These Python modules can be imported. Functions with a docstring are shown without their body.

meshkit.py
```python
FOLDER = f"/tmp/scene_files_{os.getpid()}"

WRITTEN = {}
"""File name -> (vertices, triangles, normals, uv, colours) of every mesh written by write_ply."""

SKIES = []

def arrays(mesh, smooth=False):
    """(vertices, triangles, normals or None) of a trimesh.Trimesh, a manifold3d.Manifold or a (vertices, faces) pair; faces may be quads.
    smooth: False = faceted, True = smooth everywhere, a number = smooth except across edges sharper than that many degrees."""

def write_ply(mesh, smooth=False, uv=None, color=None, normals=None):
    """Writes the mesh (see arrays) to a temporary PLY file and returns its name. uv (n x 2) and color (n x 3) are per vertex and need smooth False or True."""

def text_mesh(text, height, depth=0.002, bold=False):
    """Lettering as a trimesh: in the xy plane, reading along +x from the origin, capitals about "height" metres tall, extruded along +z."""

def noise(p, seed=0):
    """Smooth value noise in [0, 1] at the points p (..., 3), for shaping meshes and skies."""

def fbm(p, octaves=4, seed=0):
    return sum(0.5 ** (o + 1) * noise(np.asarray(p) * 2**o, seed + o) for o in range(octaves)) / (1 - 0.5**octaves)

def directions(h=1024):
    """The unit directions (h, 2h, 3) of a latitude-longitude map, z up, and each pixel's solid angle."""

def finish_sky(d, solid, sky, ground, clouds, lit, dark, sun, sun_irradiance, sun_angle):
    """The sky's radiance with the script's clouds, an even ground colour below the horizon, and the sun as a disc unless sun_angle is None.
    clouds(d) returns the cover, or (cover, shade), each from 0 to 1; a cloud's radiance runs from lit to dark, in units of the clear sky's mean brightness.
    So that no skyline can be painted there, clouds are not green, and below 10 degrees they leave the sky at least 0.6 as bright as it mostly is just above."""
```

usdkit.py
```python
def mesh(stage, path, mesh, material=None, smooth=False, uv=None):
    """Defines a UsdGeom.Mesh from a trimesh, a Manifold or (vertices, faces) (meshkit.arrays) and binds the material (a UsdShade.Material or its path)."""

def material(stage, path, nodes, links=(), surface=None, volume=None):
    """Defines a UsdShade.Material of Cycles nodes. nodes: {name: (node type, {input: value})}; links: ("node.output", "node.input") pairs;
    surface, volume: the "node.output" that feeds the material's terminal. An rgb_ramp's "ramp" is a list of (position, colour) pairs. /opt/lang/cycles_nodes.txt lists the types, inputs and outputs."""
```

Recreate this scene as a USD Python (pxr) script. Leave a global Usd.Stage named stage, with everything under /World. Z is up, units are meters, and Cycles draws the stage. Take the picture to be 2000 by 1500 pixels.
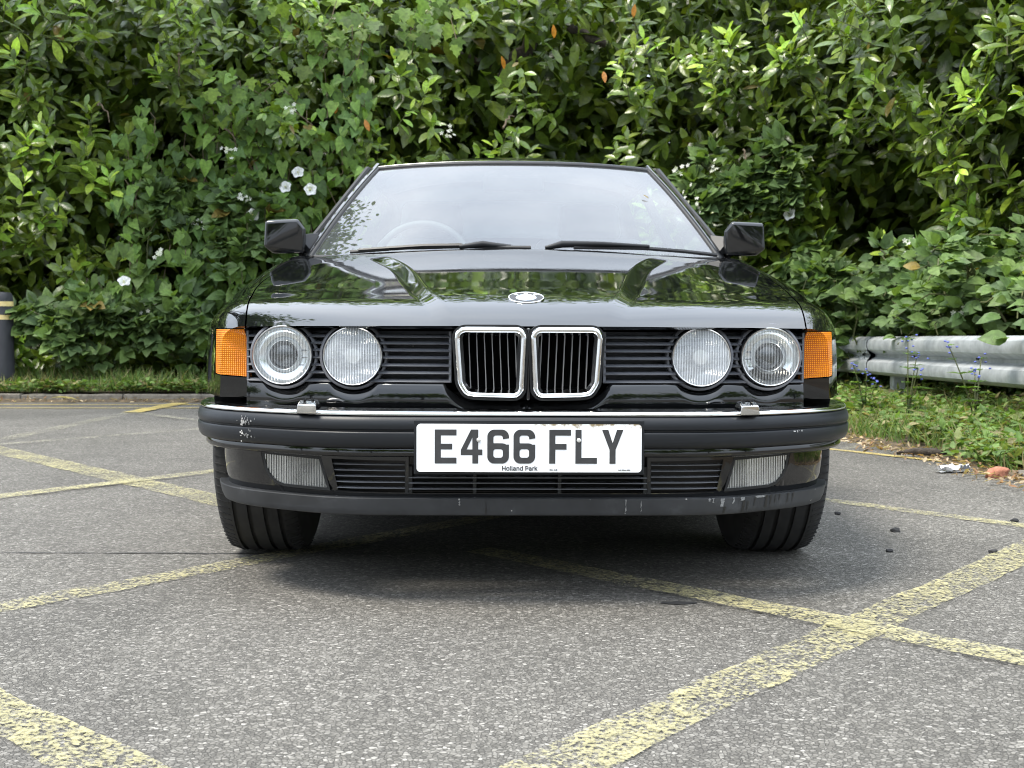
import math, random
import numpy as np, trimesh, usdkit, meshkit
import manifold3d as m3
from manifold3d import Manifold, CrossSection
from scipy.interpolate import PchipInterpolator, CubicSpline
from shapely import geometry as sg, affinity
from pxr import Usd, UsdGeom, UsdLux, UsdShade, Sdf, Gf, Vt

rng = np.random.default_rng(7)
stage = Usd.Stage.CreateInMemory()
UsdGeom.SetStageUpAxis(stage, 'Z'); UsdGeom.SetStageMetersPerUnit(stage, 1.0)
world = UsdGeom.Xform.Define(stage, '/World')

# ------------------------------------------------------------------ camera, sky, sun
CAM_H, PITCH = 0.665, math.degrees(math.atan(110 / 2400.0))
cam = UsdGeom.Camera.Define(stage, '/World/camera')
cam.CreateHorizontalApertureAttr(36.0); cam.CreateVerticalApertureAttr(27.0); cam.CreateFocalLengthAttr(43.2)
cam.CreateFStopAttr(11.0); cam.CreateFocusDistanceAttr(2.9)
cam.AddTranslateOp().Set((0, 0, CAM_H)); cam.AddRotateXOp().Set(90.0 - PITCH)
cam.CreateExposureAttr(1.90)
SUN_AZ, SUN_EL = math.radians(-125), math.radians(62)     # towards the sun: behind the camera, a little to the left
dome = UsdLux.DomeLight.Define(stage, '/World/sky')
sky_mat = usdkit.material(stage, '/World/Looks/overcast_sky', {
    'sky': ('sky_texture', {'sky_type': 'single_scattering', 'sun_disc': False, 'sun_elevation': SUN_EL, 'sun_rotation': SUN_AZ, 'aerosol_density': 2.0}),
    'tc': ('texture_coordinate', {}),
    'n': ('noise_texture', {'scale': 2.2, 'detail': 5.0, 'roughness': 0.55, 'distortion': 0.4}),
    'r': ('rgb_ramp', {'ramp': [(0.30, (5.6, 6.35, 7.5)), (0.52, (7.3, 8.05, 9.1)), (0.72, (9.1, 9.7, 10.5))]}),
    'sx': ('separate_xyz', {}),
    'cie': ('map_range', {'from_min': 0.0, 'from_max': 1.0, 'to_min': .34, 'to_max': 1.0, 'clamp': True}),     # an overcast sky: the zenith three times as bright as the horizon
    'g': ('mix_color', {'blend_type': 'multiply', 'fac': 1.0, 'use_clamp': False}),
    'm': ('mix_color', {'fac': 0.92, 'use_clamp': False}),
    'b': ('background_shader', {'strength': 0.12})},
    [('tc.generated', 'n.vector'), ('n.fac', 'r.fac'), ('sky.color', 'm.a'), ('tc.generated', 'sx.vector'), ('sx.z', 'cie.value'), ('r.color', 'g.a'), ('cie.result', 'g.b'), ('g.result', 'm.b'), ('m.result', 'b.color')], surface='b.background')
UsdShade.MaterialBindingAPI.Apply(dome.GetPrim()).Bind(sky_mat)
sun = UsdLux.DistantLight.Define(stage, '/World/sun')
sun.CreateIntensityAttr(0.36); sun.CreateAngleAttr(18.0); sun.CreateNormalizeAttr(True); sun.CreateColorAttr((1.0, 0.93, 0.82))
sun.AddRotateZOp().Set(-math.degrees(SUN_AZ)); sun.AddRotateXOp().Set(-(90 - math.degrees(SUN_EL)))
dome.GetPrim().SetCustomDataByKey('kind', 'structure')

# ------------------------------------------------------------------ helpers
used = {}
def numbered(path):
    n = used.get(path, 0); used[path] = n + 1
    return path if n == 0 else f'{path}_{n:03d}'
def tag(o, label=None, cat=None, group=None, kind=None):
    p = o.GetPrim() if hasattr(o, 'GetPrim') else o
    for k, v in (('label', label), ('category', cat), ('group', group), ('kind', kind)):
        if v: p.SetCustomDataByKey(k, v)
    return p
def thing(name, label, cat, loc=(0, 0, 0), rotz=0, group=None, rot_y=0):
    x = UsdGeom.Xform.Define(stage, numbered('/World/' + name))
    x.AddTranslateOp().Set(Gf.Vec3d(*map(float, loc)))
    if rotz: x.AddRotateZOp().Set(float(rotz))
    if rot_y: x.AddRotateYOp().Set(float(rot_y))
    return tag(x, label, cat, group)
def obj(name, mesh, mat, parent=None, smooth=30, label=None, kind=None, tone=None):
    path = numbered((str(parent.GetPath()) if parent else '/World') + '/' + name)
    if hasattr(mesh, 'to_mesh') and mesh.is_empty(): raise ValueError(path + ' empty')
    m = usdkit.mesh(stage, path, mesh, M[mat], smooth=smooth)
    if tone is not None:
        UsdGeom.PrimvarsAPI(m).CreatePrimvar('tone', Sdf.ValueTypeNames.Color3fArray, 'vertex').Set(Vt.Vec3fArray.FromNumpy(np.asarray(tone, np.float32)))
    return tag(m, label, None, None, kind)
def tm(v, f): return trimesh.Trimesh(np.asarray(v, float), np.asarray(f, int), process=False)
def cat(*ms): return trimesh.util.concatenate([as_tm(m) for m in ms])
def as_tm(m):
    if hasattr(m, 'to_mesh'):
        q = m.to_mesh(); return tm(q.vert_properties[:, :3], q.tri_verts)
    return m
def grid(P, close_u=False, close_v=False):
    P = np.asarray(P, float); n, m = P.shape[:2]
    i = np.arange(n if close_u else n - 1); j = np.arange(m if close_v else m - 1)
    I, J = np.meshgrid(i, j, indexing='ij'); a = I * m + J; b = I * m + (J + 1) % m; c = ((I + 1) % n) * m + (J + 1) % m; d = ((I + 1) % n) * m + J
    f = np.stack([a, b, c, d], -1).reshape(-1, 4)
    return tm(P.reshape(-1, 3), np.vstack([f[:, [0, 1, 2]], f[:, [0, 2, 3]]]))
def loft(rings):
    """closed rings joined and capped: a solid."""
    R = np.asarray(rings, float); n, m = R.shape[:2]; g = grid(R, close_v=True)
    v = np.vstack([g.vertices, R[0].mean(0), R[-1].mean(0)]); j = np.arange(m); k = (j + 1) % m
    f = np.vstack([g.faces, np.stack([np.full(m, n * m), k, j], 1), np.stack([np.full(m, n * m + 1), (n - 1) * m + j, (n - 1) * m + k], 1)])
    t = tm(v, f)
    if t.volume < 0: t.faces = t.faces[:, ::-1]
    return t
def mani(t):
    return Manifold(m3.Mesh(np.asarray(t.vertices, np.float32), np.asarray(t.faces, np.uint32)))
def box(x0, x1, y0, y1, z0, z1):
    return Manifold.cube((x1 - x0, y1 - y0, z1 - z0)).translate((x0, y0, z0))
def rbox(x0, x1, y0, y1, z0, z1, r=0.004, seg=8):
    """box with rounded edges"""
    s = Manifold.sphere(r, seg); r = r * .999
    return Manifold.batch_hull([s.translate((x, y, z)) for x in (x0 + r, x1 - r) for y in (y0 + r, y1 - r) for z in (z0 + r, z1 - r)])
def hull_pts(pts, r, seg=10):
    s = Manifold.sphere(r, seg); return Manifold.batch_hull([s.translate(tuple(map(float, p))) for p in pts])
def prism_xz(pts, y0, y1):
    """polygon in x,z pulled along y"""
    c = CrossSection([[(float(a), float(b)) for a, b in pts]], m3.FillRule.NonZero)
    return c.extrude(y1 - y0).rotate((90, 0, 0)).translate((0, y1, 0))
def prism_xy(pts, z0, z1):
    return CrossSection([[(float(a), float(b)) for a, b in pts]], m3.FillRule.NonZero).extrude(z1 - z0).translate((0, 0, z0))
def cyl_x(r, x0, x1, y, z, seg=64):
    return Manifold.cylinder(x1 - x0, r, r, seg).rotate((0, 90, 0)).translate((x0, y, z))
def cyl_y(r, y0, y1, x, z, seg=48, r2=None):
    return Manifold.cylinder(y1 - y0, r, r if r2 is None else r2, seg).rotate((-90, 0, 0)).translate((x, y0, z))
def lathe_y(prof, x, z, seg=48):
    """prof: (radius, y) points turned about the y axis through (x, z)"""
    a = np.linspace(0, 2 * np.pi, seg, endpoint=False); p = np.array(prof, float)
    P = np.stack([x + p[:, None, 0] * np.cos(a), np.broadcast_to(p[:, None, 1], (len(p), seg)), z + p[:, None, 0] * np.sin(a)], -1)
    g = grid(P, close_v=True); g.fix_normals(); return g
def tube(pts, r, sides=8, cap=True):
    p = np.asarray(pts, float); t = np.gradient(p, axis=0); t /= np.linalg.norm(t, axis=1, keepdims=True) + 1e-12
    a = np.cross(t, [0, 0, 1.0] if abs(t[:, 2]).mean() < .8 else [1.0, 0, 0]); a /= np.linalg.norm(a, axis=1, keepdims=True) + 1e-12
    b = np.cross(t, a); an = np.arange(sides) * 2 * np.pi / sides; r = np.broadcast_to(r, (len(p),))
    return loft(p[:, None] + r[:, None, None] * (np.cos(an)[None, :, None] * a[:, None] + np.sin(an)[None, :, None] * b[:, None]))
def mir(m):
    if hasattr(m, 'mirror'): return m.mirror((1, 0, 0))
    t = m.copy(); t.vertices = t.vertices * [-1, 1, 1]; t.faces = t.faces[:, ::-1]; return t
def both(m, s): return m if s > 0 else mir(m)
def sweep_plan(path, prof):
    """closed profile (outward offset, z) swept along a plan path (x, y); outward is to the right of -x..+x travel, i.e. towards -y at the front"""
    p = np.asarray(path, float); t = np.gradient(p, axis=0); t /= np.linalg.norm(t, axis=1, keepdims=True)
    n = np.stack([t[:, 1], -t[:, 0]], 1); q = np.asarray(prof, float)
    R = np.concatenate([p[:, None] + q[None, :, :1] * n[:, None], np.broadcast_to(q[None, :, 1:], (len(p), len(q), 1))], -1)
    return loft(R)

# ------------------------------------------------------------------ materials
M = {}
def mat(name, nodes, links, surface): M[name] = usdkit.material(stage, '/World/Looks/' + name, nodes, links, surface=surface)
def pbr(name, color, rough=.5, **kw):
    mat(name, {'p': ('principled_bsdf', {'base_color': color, 'roughness': rough, **kw})}, [], 'p.BSDF')
# asphalt: bound chippings, each its own tone and tilt, with wear patches
mat('asphalt', {
    'g': ('geometry', {}),
    'v': ('voronoi_texture', {'scale': 122.0, 'feature': 'f1', 'randomness': 1.0}),
    've': ('voronoi_texture', {'scale': 122.0, 'feature': 'distance_to_edge', 'randomness': 1.0}),
    'v2': ('voronoi_texture', {'scale': 290.0, 'feature': 'f1'}),
    'n1': ('noise_texture', {'scale': 0.75, 'detail': 6.0, 'roughness': .68, 'distortion': .6}),
    'n2': ('noise_texture', {'scale': 60.0, 'detail': 3.0, 'roughness': .6}),
    'sep': ('separate_color', {}),
    'stone': ('rgb_ramp', {'ramp': [(0.0, (.082, .077, .067)), (.45, (.127, .119, .104)), (.8, (.176, .166, .146)), (.95, (.22, .208, .185)), (1.0, (.31, .294, .262))]}),
    'gap': ('map_range', {'from_min': -.06, 'from_max': 0.10, 'to_min': 0.0, 'to_max': 1.0, 'clamp': True}),
    'tar': ('mix_color', {'a': (.048, .045, .040)}),
    'wear': ('map_range', {'from_min': .3, 'from_max': .7, 'to_min': .72, 'to_max': 1.22, 'clamp': True}),
    'mulw': ('mix_color', {'blend_type': 'multiply', 'fac': 1.0, 'use_clamp': False}),
    'h1': ('math', {'math_type': 'multiply_add', 'value2': 0.55}),
    'h2': ('math', {'math_type': 'multiply_add', 'value2': 0.35}),
    'bump': ('bump', {'strength': 0.85, 'distance': 0.0055}),
    'p': ('principled_bsdf', {'roughness': .78, 'specular_ior_level': .35})},
    [('g.position', 'v.vector'), ('g.position', 've.vector'), ('g.position', 'v2.vector'), ('g.position', 'n1.vector'), ('g.position', 'n2.vector'),
     ('v.color', 'sep.color'), ('sep.r', 'stone.fac'), ('ve.distance', 'gap.value'), ('gap.result', 'tar.fac'), ('stone.color', 'tar.b'),
     ('n1.fac', 'wear.value'), ('tar.result', 'mulw.a'), ('wear.result', 'mulw.b'),
     ('gap.result', 'h1.value1'), ('sep.g', 'h1.value3'), ('n2.fac', 'h2.value1'), ('h1.value', 'h2.value3'), ('h2.value', 'bump.height'),
     ('bump.normal', 'p.normal'), ('mulw.result', 'p.base_color')], 'p.BSDF')
def road_paint(name, lo, hi, col=(.40, .36, .185)):
    """thermoplastic worn off the tops of the chippings: a cut-out"""
    mat(name, {
        'g': ('geometry', {}), 'v': ('voronoi_texture', {'scale': 122.0, 'feature': 'f1'}), 'sep': ('separate_color', {}),
        'n1': ('noise_texture', {'scale': 160.0, 'detail': 3.0, 'roughness': .6}), 'n2': ('noise_texture', {'scale': 3.0, 'detail': 3.0}), 'n3': ('noise_texture', {'scale': 22.0, 'detail': 3.0}),
        'a1': ('math', {'math_type': 'multiply_add', 'value2': .35}), 'a2': ('math', {'math_type': 'multiply_add', 'value2': .55}), 'a3': ('math', {'math_type': 'multiply_add', 'value2': .35}),
        'cut': ('map_range', {'from_min': lo, 'from_max': hi, 'clamp': True}),
        'c': ('rgb_ramp', {'ramp': [(0.3, tuple(x * .72 for x in col)), (.7, col)]}),
        'bump': ('bump', {'strength': .6, 'distance': .004}),
        'p': ('principled_bsdf', {'roughness': .6}), 't': ('transparent_bsdf', {}), 'mx': ('mix_closure', {})},
        [('g.position', 'v.vector'), ('g.position', 'n1.vector'), ('g.position', 'n2.vector'), ('g.position', 'n3.vector'), ('v.color', 'sep.color'),
         ('sep.g', 'a1.value1'), ('n1.fac', 'a1.value3'), ('n2.fac', 'a2.value1'), ('a1.value', 'a2.value3'), ('n3.fac', 'a3.value1'), ('a2.value', 'a3.value3'), ('a3.value', 'cut.value'), ('n3.fac', 'c.fac'), ('c.color', 'p.base_color'),
         ('n1.fac', 'bump.height'), ('bump.normal', 'p.normal'), ('cut.result', 'mx.fac'), ('t.BSDF', 'mx.closure1'), ('p.BSDF', 'mx.closure2')], 'mx.closure')
road_paint('worn_paint', 1.04, 1.40)
road_paint('faint_paint', 1.16, 1.55, (.34, .315, .21))
road_paint('fresh_paint', .86, 1.1, (.46, .36, .12))
def noisy(name, stops, scale, rough=.8, bump=.3, dist=.02, detail=5.0, **kw):
    mat(name, {'g': ('geometry', {}), 'n': ('noise_texture', {'scale': scale, 'detail': detail, 'roughness': .65}), 'r': ('rgb_ramp', {'ramp': stops}),
               'b': ('bump', {'strength': bump, 'distance': dist}), 'p': ('principled_bsdf', {'roughness': rough, **kw})},
        [('g.position', 'n.vector'), ('n.fac', 'r.fac'), ('r.color', 'p.base_color'), ('n.fac', 'b.height'), ('b.normal', 'p.normal')], 'p.BSDF')
noisy('soil', [(.3, (.03, .022, .013)), (.5, (.075, .055, .032)), (.62, (.12, .09, .05)), (.75, (.16, .11, .07))], 14, .95, .8, .03)
noisy('kerb_concrete', [(.3, (.07, .062, .05)), (.7, (.19, .17, .14))], 18, .9, .5, .01)
noisy('bark', [(.3, (.018, .014, .010)), (.7, (.07, .056, .042))], 30, .9, .9, .02)
noisy('twig', [(.3, (.09, .065, .04)), (.7, (.20, .15, .10))], 30, .8, .5, .01)
noisy('galvanised', [(.25, (.27, .285, .29)), (.5, (.42, .44, .445)), (.75, (.56, .58, .58))], 9, .5, .12, .01, metallic=.4)
def leafmat(name, rough, trans, spec=.5):
    mat(name, {'a': ('attribute', {'attribute': 'tone'}), 'g': ('geometry', {}), 'n': ('noise_texture', {'scale': 35.0, 'detail': 2.0}),
               'mr': ('map_range', {'from_min': .3, 'from_max': .7, 'to_min': .75, 'to_max': 1.25}),
               'mm': ('mix_color', {'blend_type': 'multiply', 'fac': 1.0, 'use_clamp': False}),
               'b': ('bump', {'strength': .25, 'distance': .01}),
               'p': ('principled_bsdf', {'roughness': rough, 'specular_ior_level': spec}), 't': ('translucent_bsdf', {}), 'tint': ('mix_color', {'blend_type': 'multiply', 'fac': 1.0, 'b': (1.3, 1.35, .5), 'use_clamp': False}), 'mx': ('mix_closure', {'fac': trans})},
        [('g.position', 'n.vector'), ('n.fac', 'mr.value'), ('a.color', 'mm.a'), ('mr.result', 'mm.b'), ('mm.result', 'p.base_color'), ('mm.result', 'tint.a'), ('tint.result', 't.color'),
         ('n.fac', 'b.height'), ('b.normal', 'p.normal'), ('p.BSDF', 'mx.closure1'), ('t.BSDF', 'mx.closure2')], 'mx.closure')
pbr('cane_green', (.09, .10, .035), .6)
leafmat('glossy_leaf', .27, .20)
leafmat('soft_leaf', .55, .30, .35)
leafmat('grass_blade', .6, .3, .3)
leafmat('petal', .6, .35, .3)
# car materials
mat('car_paint', {'g': ('texture_coordinate', {}), 'n': ('noise_texture', {'scale': 900.0, 'detail': 1.0}), 'r': ('rgb_ramp', {'ramp': [(.35, (.0012, .0013, .0014)), (.65, (.0024, .0025, .0027))]}),
                  'n2': ('noise_texture', {'scale': 14.0, 'detail': 4.0}), 'm2': ('map_range', {'from_min': .35, 'from_max': .75, 'to_min': .018, 'to_max': .05, 'clamp': True}),
                  'p': ('principled_bsdf', {'roughness': .35, 'specular_ior_level': 0.0, 'coat_weight': 1.0, 'coat_ior': 1.68})},
    [('g.object', 'n.vector'), ('n.fac', 'r.fac'), ('r.color', 'p.base_color'), ('g.object', 'n2.vector'), ('n2.fac', 'm2.value'), ('m2.result', 'p.coat_roughness')], 'p.BSDF')
def plastic(name, col, rough, speck=.93, dirt=.5, bump=.15):
    """moulded trim with road dust and stone chips"""
    mat(name, {'g': ('texture_coordinate', {}), 'n': ('noise_texture', {'scale': 9.0, 'detail': 6.0, 'roughness': .65}), 'n2': ('noise_texture', {'scale': 420.0, 'detail': 2.0}),
               'v': ('voronoi_texture', {'scale': 34.0, 'feature': 'f1'}), 'sep': ('separate_color', {}),
               'near': ('map_range', {'from_min': .06, 'from_max': .085, 'to_min': 1.0, 'to_max': 0.0, 'clamp': True}),
               'pick': ('map_range', {'from_min': speck, 'from_max': speck + .01, 'clamp': True}), 'both': ('math', {'math_type': 'multiply'}),
               'r': ('rgb_ramp', {'ramp': [(.3, tuple(x * (1 - .4 * dirt) for x in col)), (.55, col), (.75, tuple(x * (1 + dirt) + .006 * dirt for x in col))]}),
               'mx': ('mix_color', {'b': (.30, .29, .27)}), 'b': ('bump', {'strength': bump, 'distance': .002}), 'p': ('principled_bsdf', {'roughness': rough, 'specular_ior_level': .38})},
        [('g.object', 'n.vector'), ('g.object', 'n2.vector'), ('g.object', 'v.vector'), ('v.color', 'sep.color'), ('v.distance', 'near.value'), ('sep.b', 'pick.value'), ('near.result', 'both.value1'), ('pick.result', 'both.value2'),
         ('n.fac', 'r.fac'), ('r.color', 'mx.a'), ('both.value', 'mx.fac'), ('mx.result', 'p.base_color'), ('n2.fac', 'b.height'), ('b.normal', 'p.normal')], 'p.BSDF')
plastic('bumper_rubber', (.0034, .0043, .0058), .41, .86, .45)
plastic('lip_plastic', (.024, .025, .0265), .62, .80, .9)
plastic('black_plastic', (.005, .0053, .0056), .42, .93, .3)
plastic('ring_plastic', (.115, .119, .132), .50, .95, .3)
plastic('slat_plastic', (.11, .115, .128), .42, .9, .3)
pbr('dark_void', (.004, .004, .004), .9)
pbr('radiator', (.012, .012, .012), .6)
mat('chrome', {'g': ('texture_coordinate', {}), 'n': ('noise_texture', {'scale': 40.0, 'detail': 5.0}), 'm': ('map_range', {'from_min': .4, 'from_max': .8, 'to_min': .04, 'to_max': .22, 'clamp': True}),
               'p': ('principled_bsdf', {'base_color': (.74, .74, .73), 'metallic': 1.0})}, [('g.object', 'n.vector'), ('n.fac', 'm.value'), ('m.result', 'p.roughness')], 'p.BSDF')
pbr('reflector', (.80, .82, .83), .10, metallic=1.0)
pbr('lamp_shell', (.62, .63, .64), .22, metallic=.95)
pbr('lamp_rim', (.52, .515, .50), .22, metallic=.95)
def pane(name, tint, rough=.0, ior=1.5, nodes=None, haze=0, haze_col=(.6, .6, .6)):
    mat(name, {'f': ('fresnel', {'IOR': ior}), 't': ('transparent_bsdf', {'color': tint}), 'g': ('glossy_bsdf', {'color': (1, 1, 1), 'roughness': rough}), 'd': ('diffuse_bsdf', {'color': haze_col}),
               'm0': ('mix_closure', {'fac': haze}), 'm': ('mix_closure', {})},
        [('t.BSDF', 'm0.closure1'), ('d.BSDF', 'm0.closure2'), ('f.fac', 'm.fac'), ('m0.closure', 'm.closure1'), ('g.BSDF', 'm.closure2')], 'm.closure')
pane('windscreen_glass', (.70, .81, .78), .0, 2.14, haze=.03)
pane('side_glass', (.50, .58, .55), .0, 1.6)
def fluted(name, scale, col, lo, hi, slant=0.0, rough=.12):
    """pressed lamp glass with vertical flutes"""
    mat(name, {'g': ('texture_coordinate', {}), 'mp': ('mapping', {'rotation': (0, slant, 0)}), 'w': ('wave_texture', {'wave_type': 'bands', 'bands_direction': 'x', 'scale': scale, 'distortion': .25, 'detail': 1.0}),
               'n': ('noise_texture', {'scale': 30.0, 'detail': 3.0}), 'ad': ('math', {'math_type': 'multiply'}),
               'mr': ('map_range', {'from_min': .1, 'from_max': .55, 'to_min': lo, 'to_max': hi, 'clamp': True}), 'b': ('bump', {'strength': .7, 'distance': .004}), 'f': ('fresnel', {'IOR': 1.5}),
               't': ('transparent_bsdf', {'color': (.93, .95, .95)}), 'd': ('principled_bsdf', {'base_color': col, 'roughness': rough, 'metallic': .08}), 'gl': ('glossy_bsdf', {'color': (1, 1, 1), 'roughness': .03}), 'm0': ('mix_closure', {}), 'm': ('mix_closure', {})},
        [('g.object', 'mp.vector'), ('mp.vector', 'w.vector'), ('g.object', 'n.vector'), ('w.fac', 'ad.value1'), ('n.fac', 'ad.value2'), ('ad.value', 'mr.value'), ('w.fac', 'b.height'), ('b.normal', 'gl.normal'), ('b.normal', 'f.normal') if False else ('b.normal', 'd.normal'),
         ('mr.result', 'm0.fac'), ('t.BSDF', 'm0.closure1'), ('d.BSDF', 'm0.closure2'), ('f.fac', 'm.fac'), ('m0.closure', 'm.closure1'), ('gl.BSDF', 'm.closure2')], 'm.closure')
fluted('lens_inner', 50.0, (.88, .92, .95), .22, .56)
fluted('lens_outer', 44.0, (.80, .80, .78), .01, .14)
fluted('lens_fog', 46.0, (.40, .39, .36), .03, .55, .0)
mat('amber', {'g': ('texture_coordinate', {}), 'w1': ('wave_texture', {'wave_type': 'bands', 'bands_direction': 'x', 'scale': 62.0}), 'w2': ('wave_texture', {'wave_type': 'bands', 'bands_direction': 'z', 'scale': 62.0}), 'n': ('noise_texture', {'scale': 16.0, 'detail': 2.0}),
              'ad': ('math', {'math_type': 'multiply'}), 'ad2': ('math', {'math_type': 'multiply_add', 'value2': .7}), 'r': ('rgb_ramp', {'ramp': [(.25, (.36, .075, .001)), (.6, (.66, .18, .002)), (1.0, (.90, .32, .008))]}), 'b': ('bump', {'strength': .6, 'distance': .004}),
              'p': ('principled_bsdf', {'roughness': .3, 'specular_ior_level': .22, 'coat_weight': .12, 'coat_roughness': .1})},
    [('g.object', 'w1.vector'), ('g.object', 'w2.vector'), ('g.object', 'n.vector'), ('w1.fac', 'ad.value1'), ('w2.fac', 'ad.value2'), ('n.fac', 'ad2.value1'), ('ad.value', 'ad2.value3'), ('ad2.value', 'r.fac'), ('r.color', 'p.base_color'), ('ad.value', 'b.height'), ('b.normal', 'p.normal')], 'p.BSDF')
mat('plate_white', {'g': ('texture_coordinate', {}), 'n': ('noise_texture', {'scale': 60.0, 'detail': 6.0, 'roughness': .7}), 'n2': ('noise_texture', {'scale': 7.0, 'detail': 4.0}), 'sx': ('separate_xyz', {}),
                    'top': ('map_range', {'from_min': .420, 'from_max': .4425, 'to_min': 0.0, 'to_max': .40, 'clamp': True}), 'side': ('map_range', {'from_min': -.08, 'from_max': .02, 'to_min': 0.0, 'to_max': 1.0, 'clamp': True}),
                    'ts': ('math', {'math_type': 'multiply'}), 'ad': ('math', {'math_type': 'add'}), 'cut': ('map_range', {'from_min': .80, 'from_max': .95, 'clamp': True}),
                    'r': ('rgb_ramp', {'ramp': [(.3, (.68, .685, .695)), (.7, (.76, .765, .77))]}), 'mx': ('mix_color', {'b': (.23, .18, .10)}), 'p': ('principled_bsdf', {'roughness': .32})},
    [('g.object', 'n.vector'), ('g.object', 'n2.vector'), ('g.object', 'sx.vector'), ('sx.z', 'top.value'), ('sx.x', 'side.value'), ('top.result', 'ts.value1'), ('side.result', 'ts.value2'), ('ts.value', 'ad.value1'), ('n.fac', 'ad.value2'), ('ad.value', 'cut.value'),
     ('n2.fac', 'r.fac'), ('r.color', 'mx.a'), ('cut.result', 'mx.fac'), ('mx.result', 'p.base_color')], 'p.BSDF')
noisy('plate_black', [(.3, (.020, .020, .021)), (.72, (.036, .036, .037))], 60, .4, .1, .002)
noisy('tyre_rubber', [(.3, (.006, .0058, .0055)), (.7, (.017, .016, .0145))], 26, .8, .2, .004)
pbr('alloy', (.30, .31, .32), .35, metallic=.8)
pbr('disc_iron', (.12, .11, .10), .5, metallic=.8)
pbr('eye_glass', (.010, .012, .013), .08, coat_weight=.5)
pbr('bar_metal', (.10, .10, .10), .4)
pbr('fog_back', (.16, .158, .148), .3, metallic=.5)
plastic('mirror_shell', (.0045, .0047, .0055), .45, .97, .3)
pbr('rear_red', (.25, .01, .008), .2)
pbr('trim_metal', (.14, .14, .145), .3, metallic=.8)
pbr('rubber_seal', (.012, .012, .012), .55)
pbr('interior', (.035, .038, .043), .8)
pbr('leather', (.09, .093, .098), .6)
pbr('screw', (.62, .61, .58), .35, metallic=.7)
pbr('badge_white', (.62, .64, .66), .3, coat_weight=.6)
pbr('badge_blue', (.34, .42, .54), .3, coat_weight=.6)
pbr('badge_black', (.03, .031, .033), .6)
noisy('scuff_white', [(.3, (.30, .29, .28)), (.7, (.55, .54, .52))], 300, .8, .2, .002)
noisy('scuff_grey', [(.3, (.10, .10, .10)), (.7, (.24, .24, .235))], 200, .8, .2, .002)
pbr('bare_black', (.006, .006, .006), .4)
noisy('bollard_black', [(.3, (.018, .019, .022)), (.7, (.034, .035, .040))], 8, .5, .1, .004)
noisy('band_cream', [(.3, (.50, .38, .14)), (.7, (.62, .50, .24))], 25, .5, .05, .003)

# ------------------------------------------------------------------ ground
def sheet(pts, z=0.0):
    p = sg.Polygon(pts); v, f = trimesh.creation.triangulate_polygon(p, engine='earcut')
    return tm(np.c_[v, np.full(len(v), z)], f)
g = obj('road', sheet([(-90, -60), (90, -60), (90, 110), (-90, 110)]), 'asphalt', smooth=False); tag(g, 'coarse grey chipped asphalt of the car park', None, None, 'structure')
KY = 11.05                                                # kerb line behind the car
def verge_z(x, y):
    p = np.stack([x * 1.3, y * 1.3, 0 * x], -1); n = meshkit.fbm(p, 4, 3) - .5; n2 = meshkit.fbm(p * 6, 3, 5) - .5
    return n * .10 + n2 * .04
def verge_mesh(xs, ys, base):
    X, Y = np.meshgrid(xs, ys, indexing='ij'); return grid(np.stack([X, Y, base(X, Y) + verge_z(X, Y) * np.clip((Y - KY - .12) / .5, .0, 1)], -1))
g = obj('verge', verge_mesh(np.linspace(-14, 12, 110), np.r_[KY + .09, np.linspace(KY + .13, 20, 60)], lambda X, Y: .080 + .06 * np.clip(Y - KY - .4, 0, 4) + .0 * X), 'soil', smooth=True)
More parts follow.
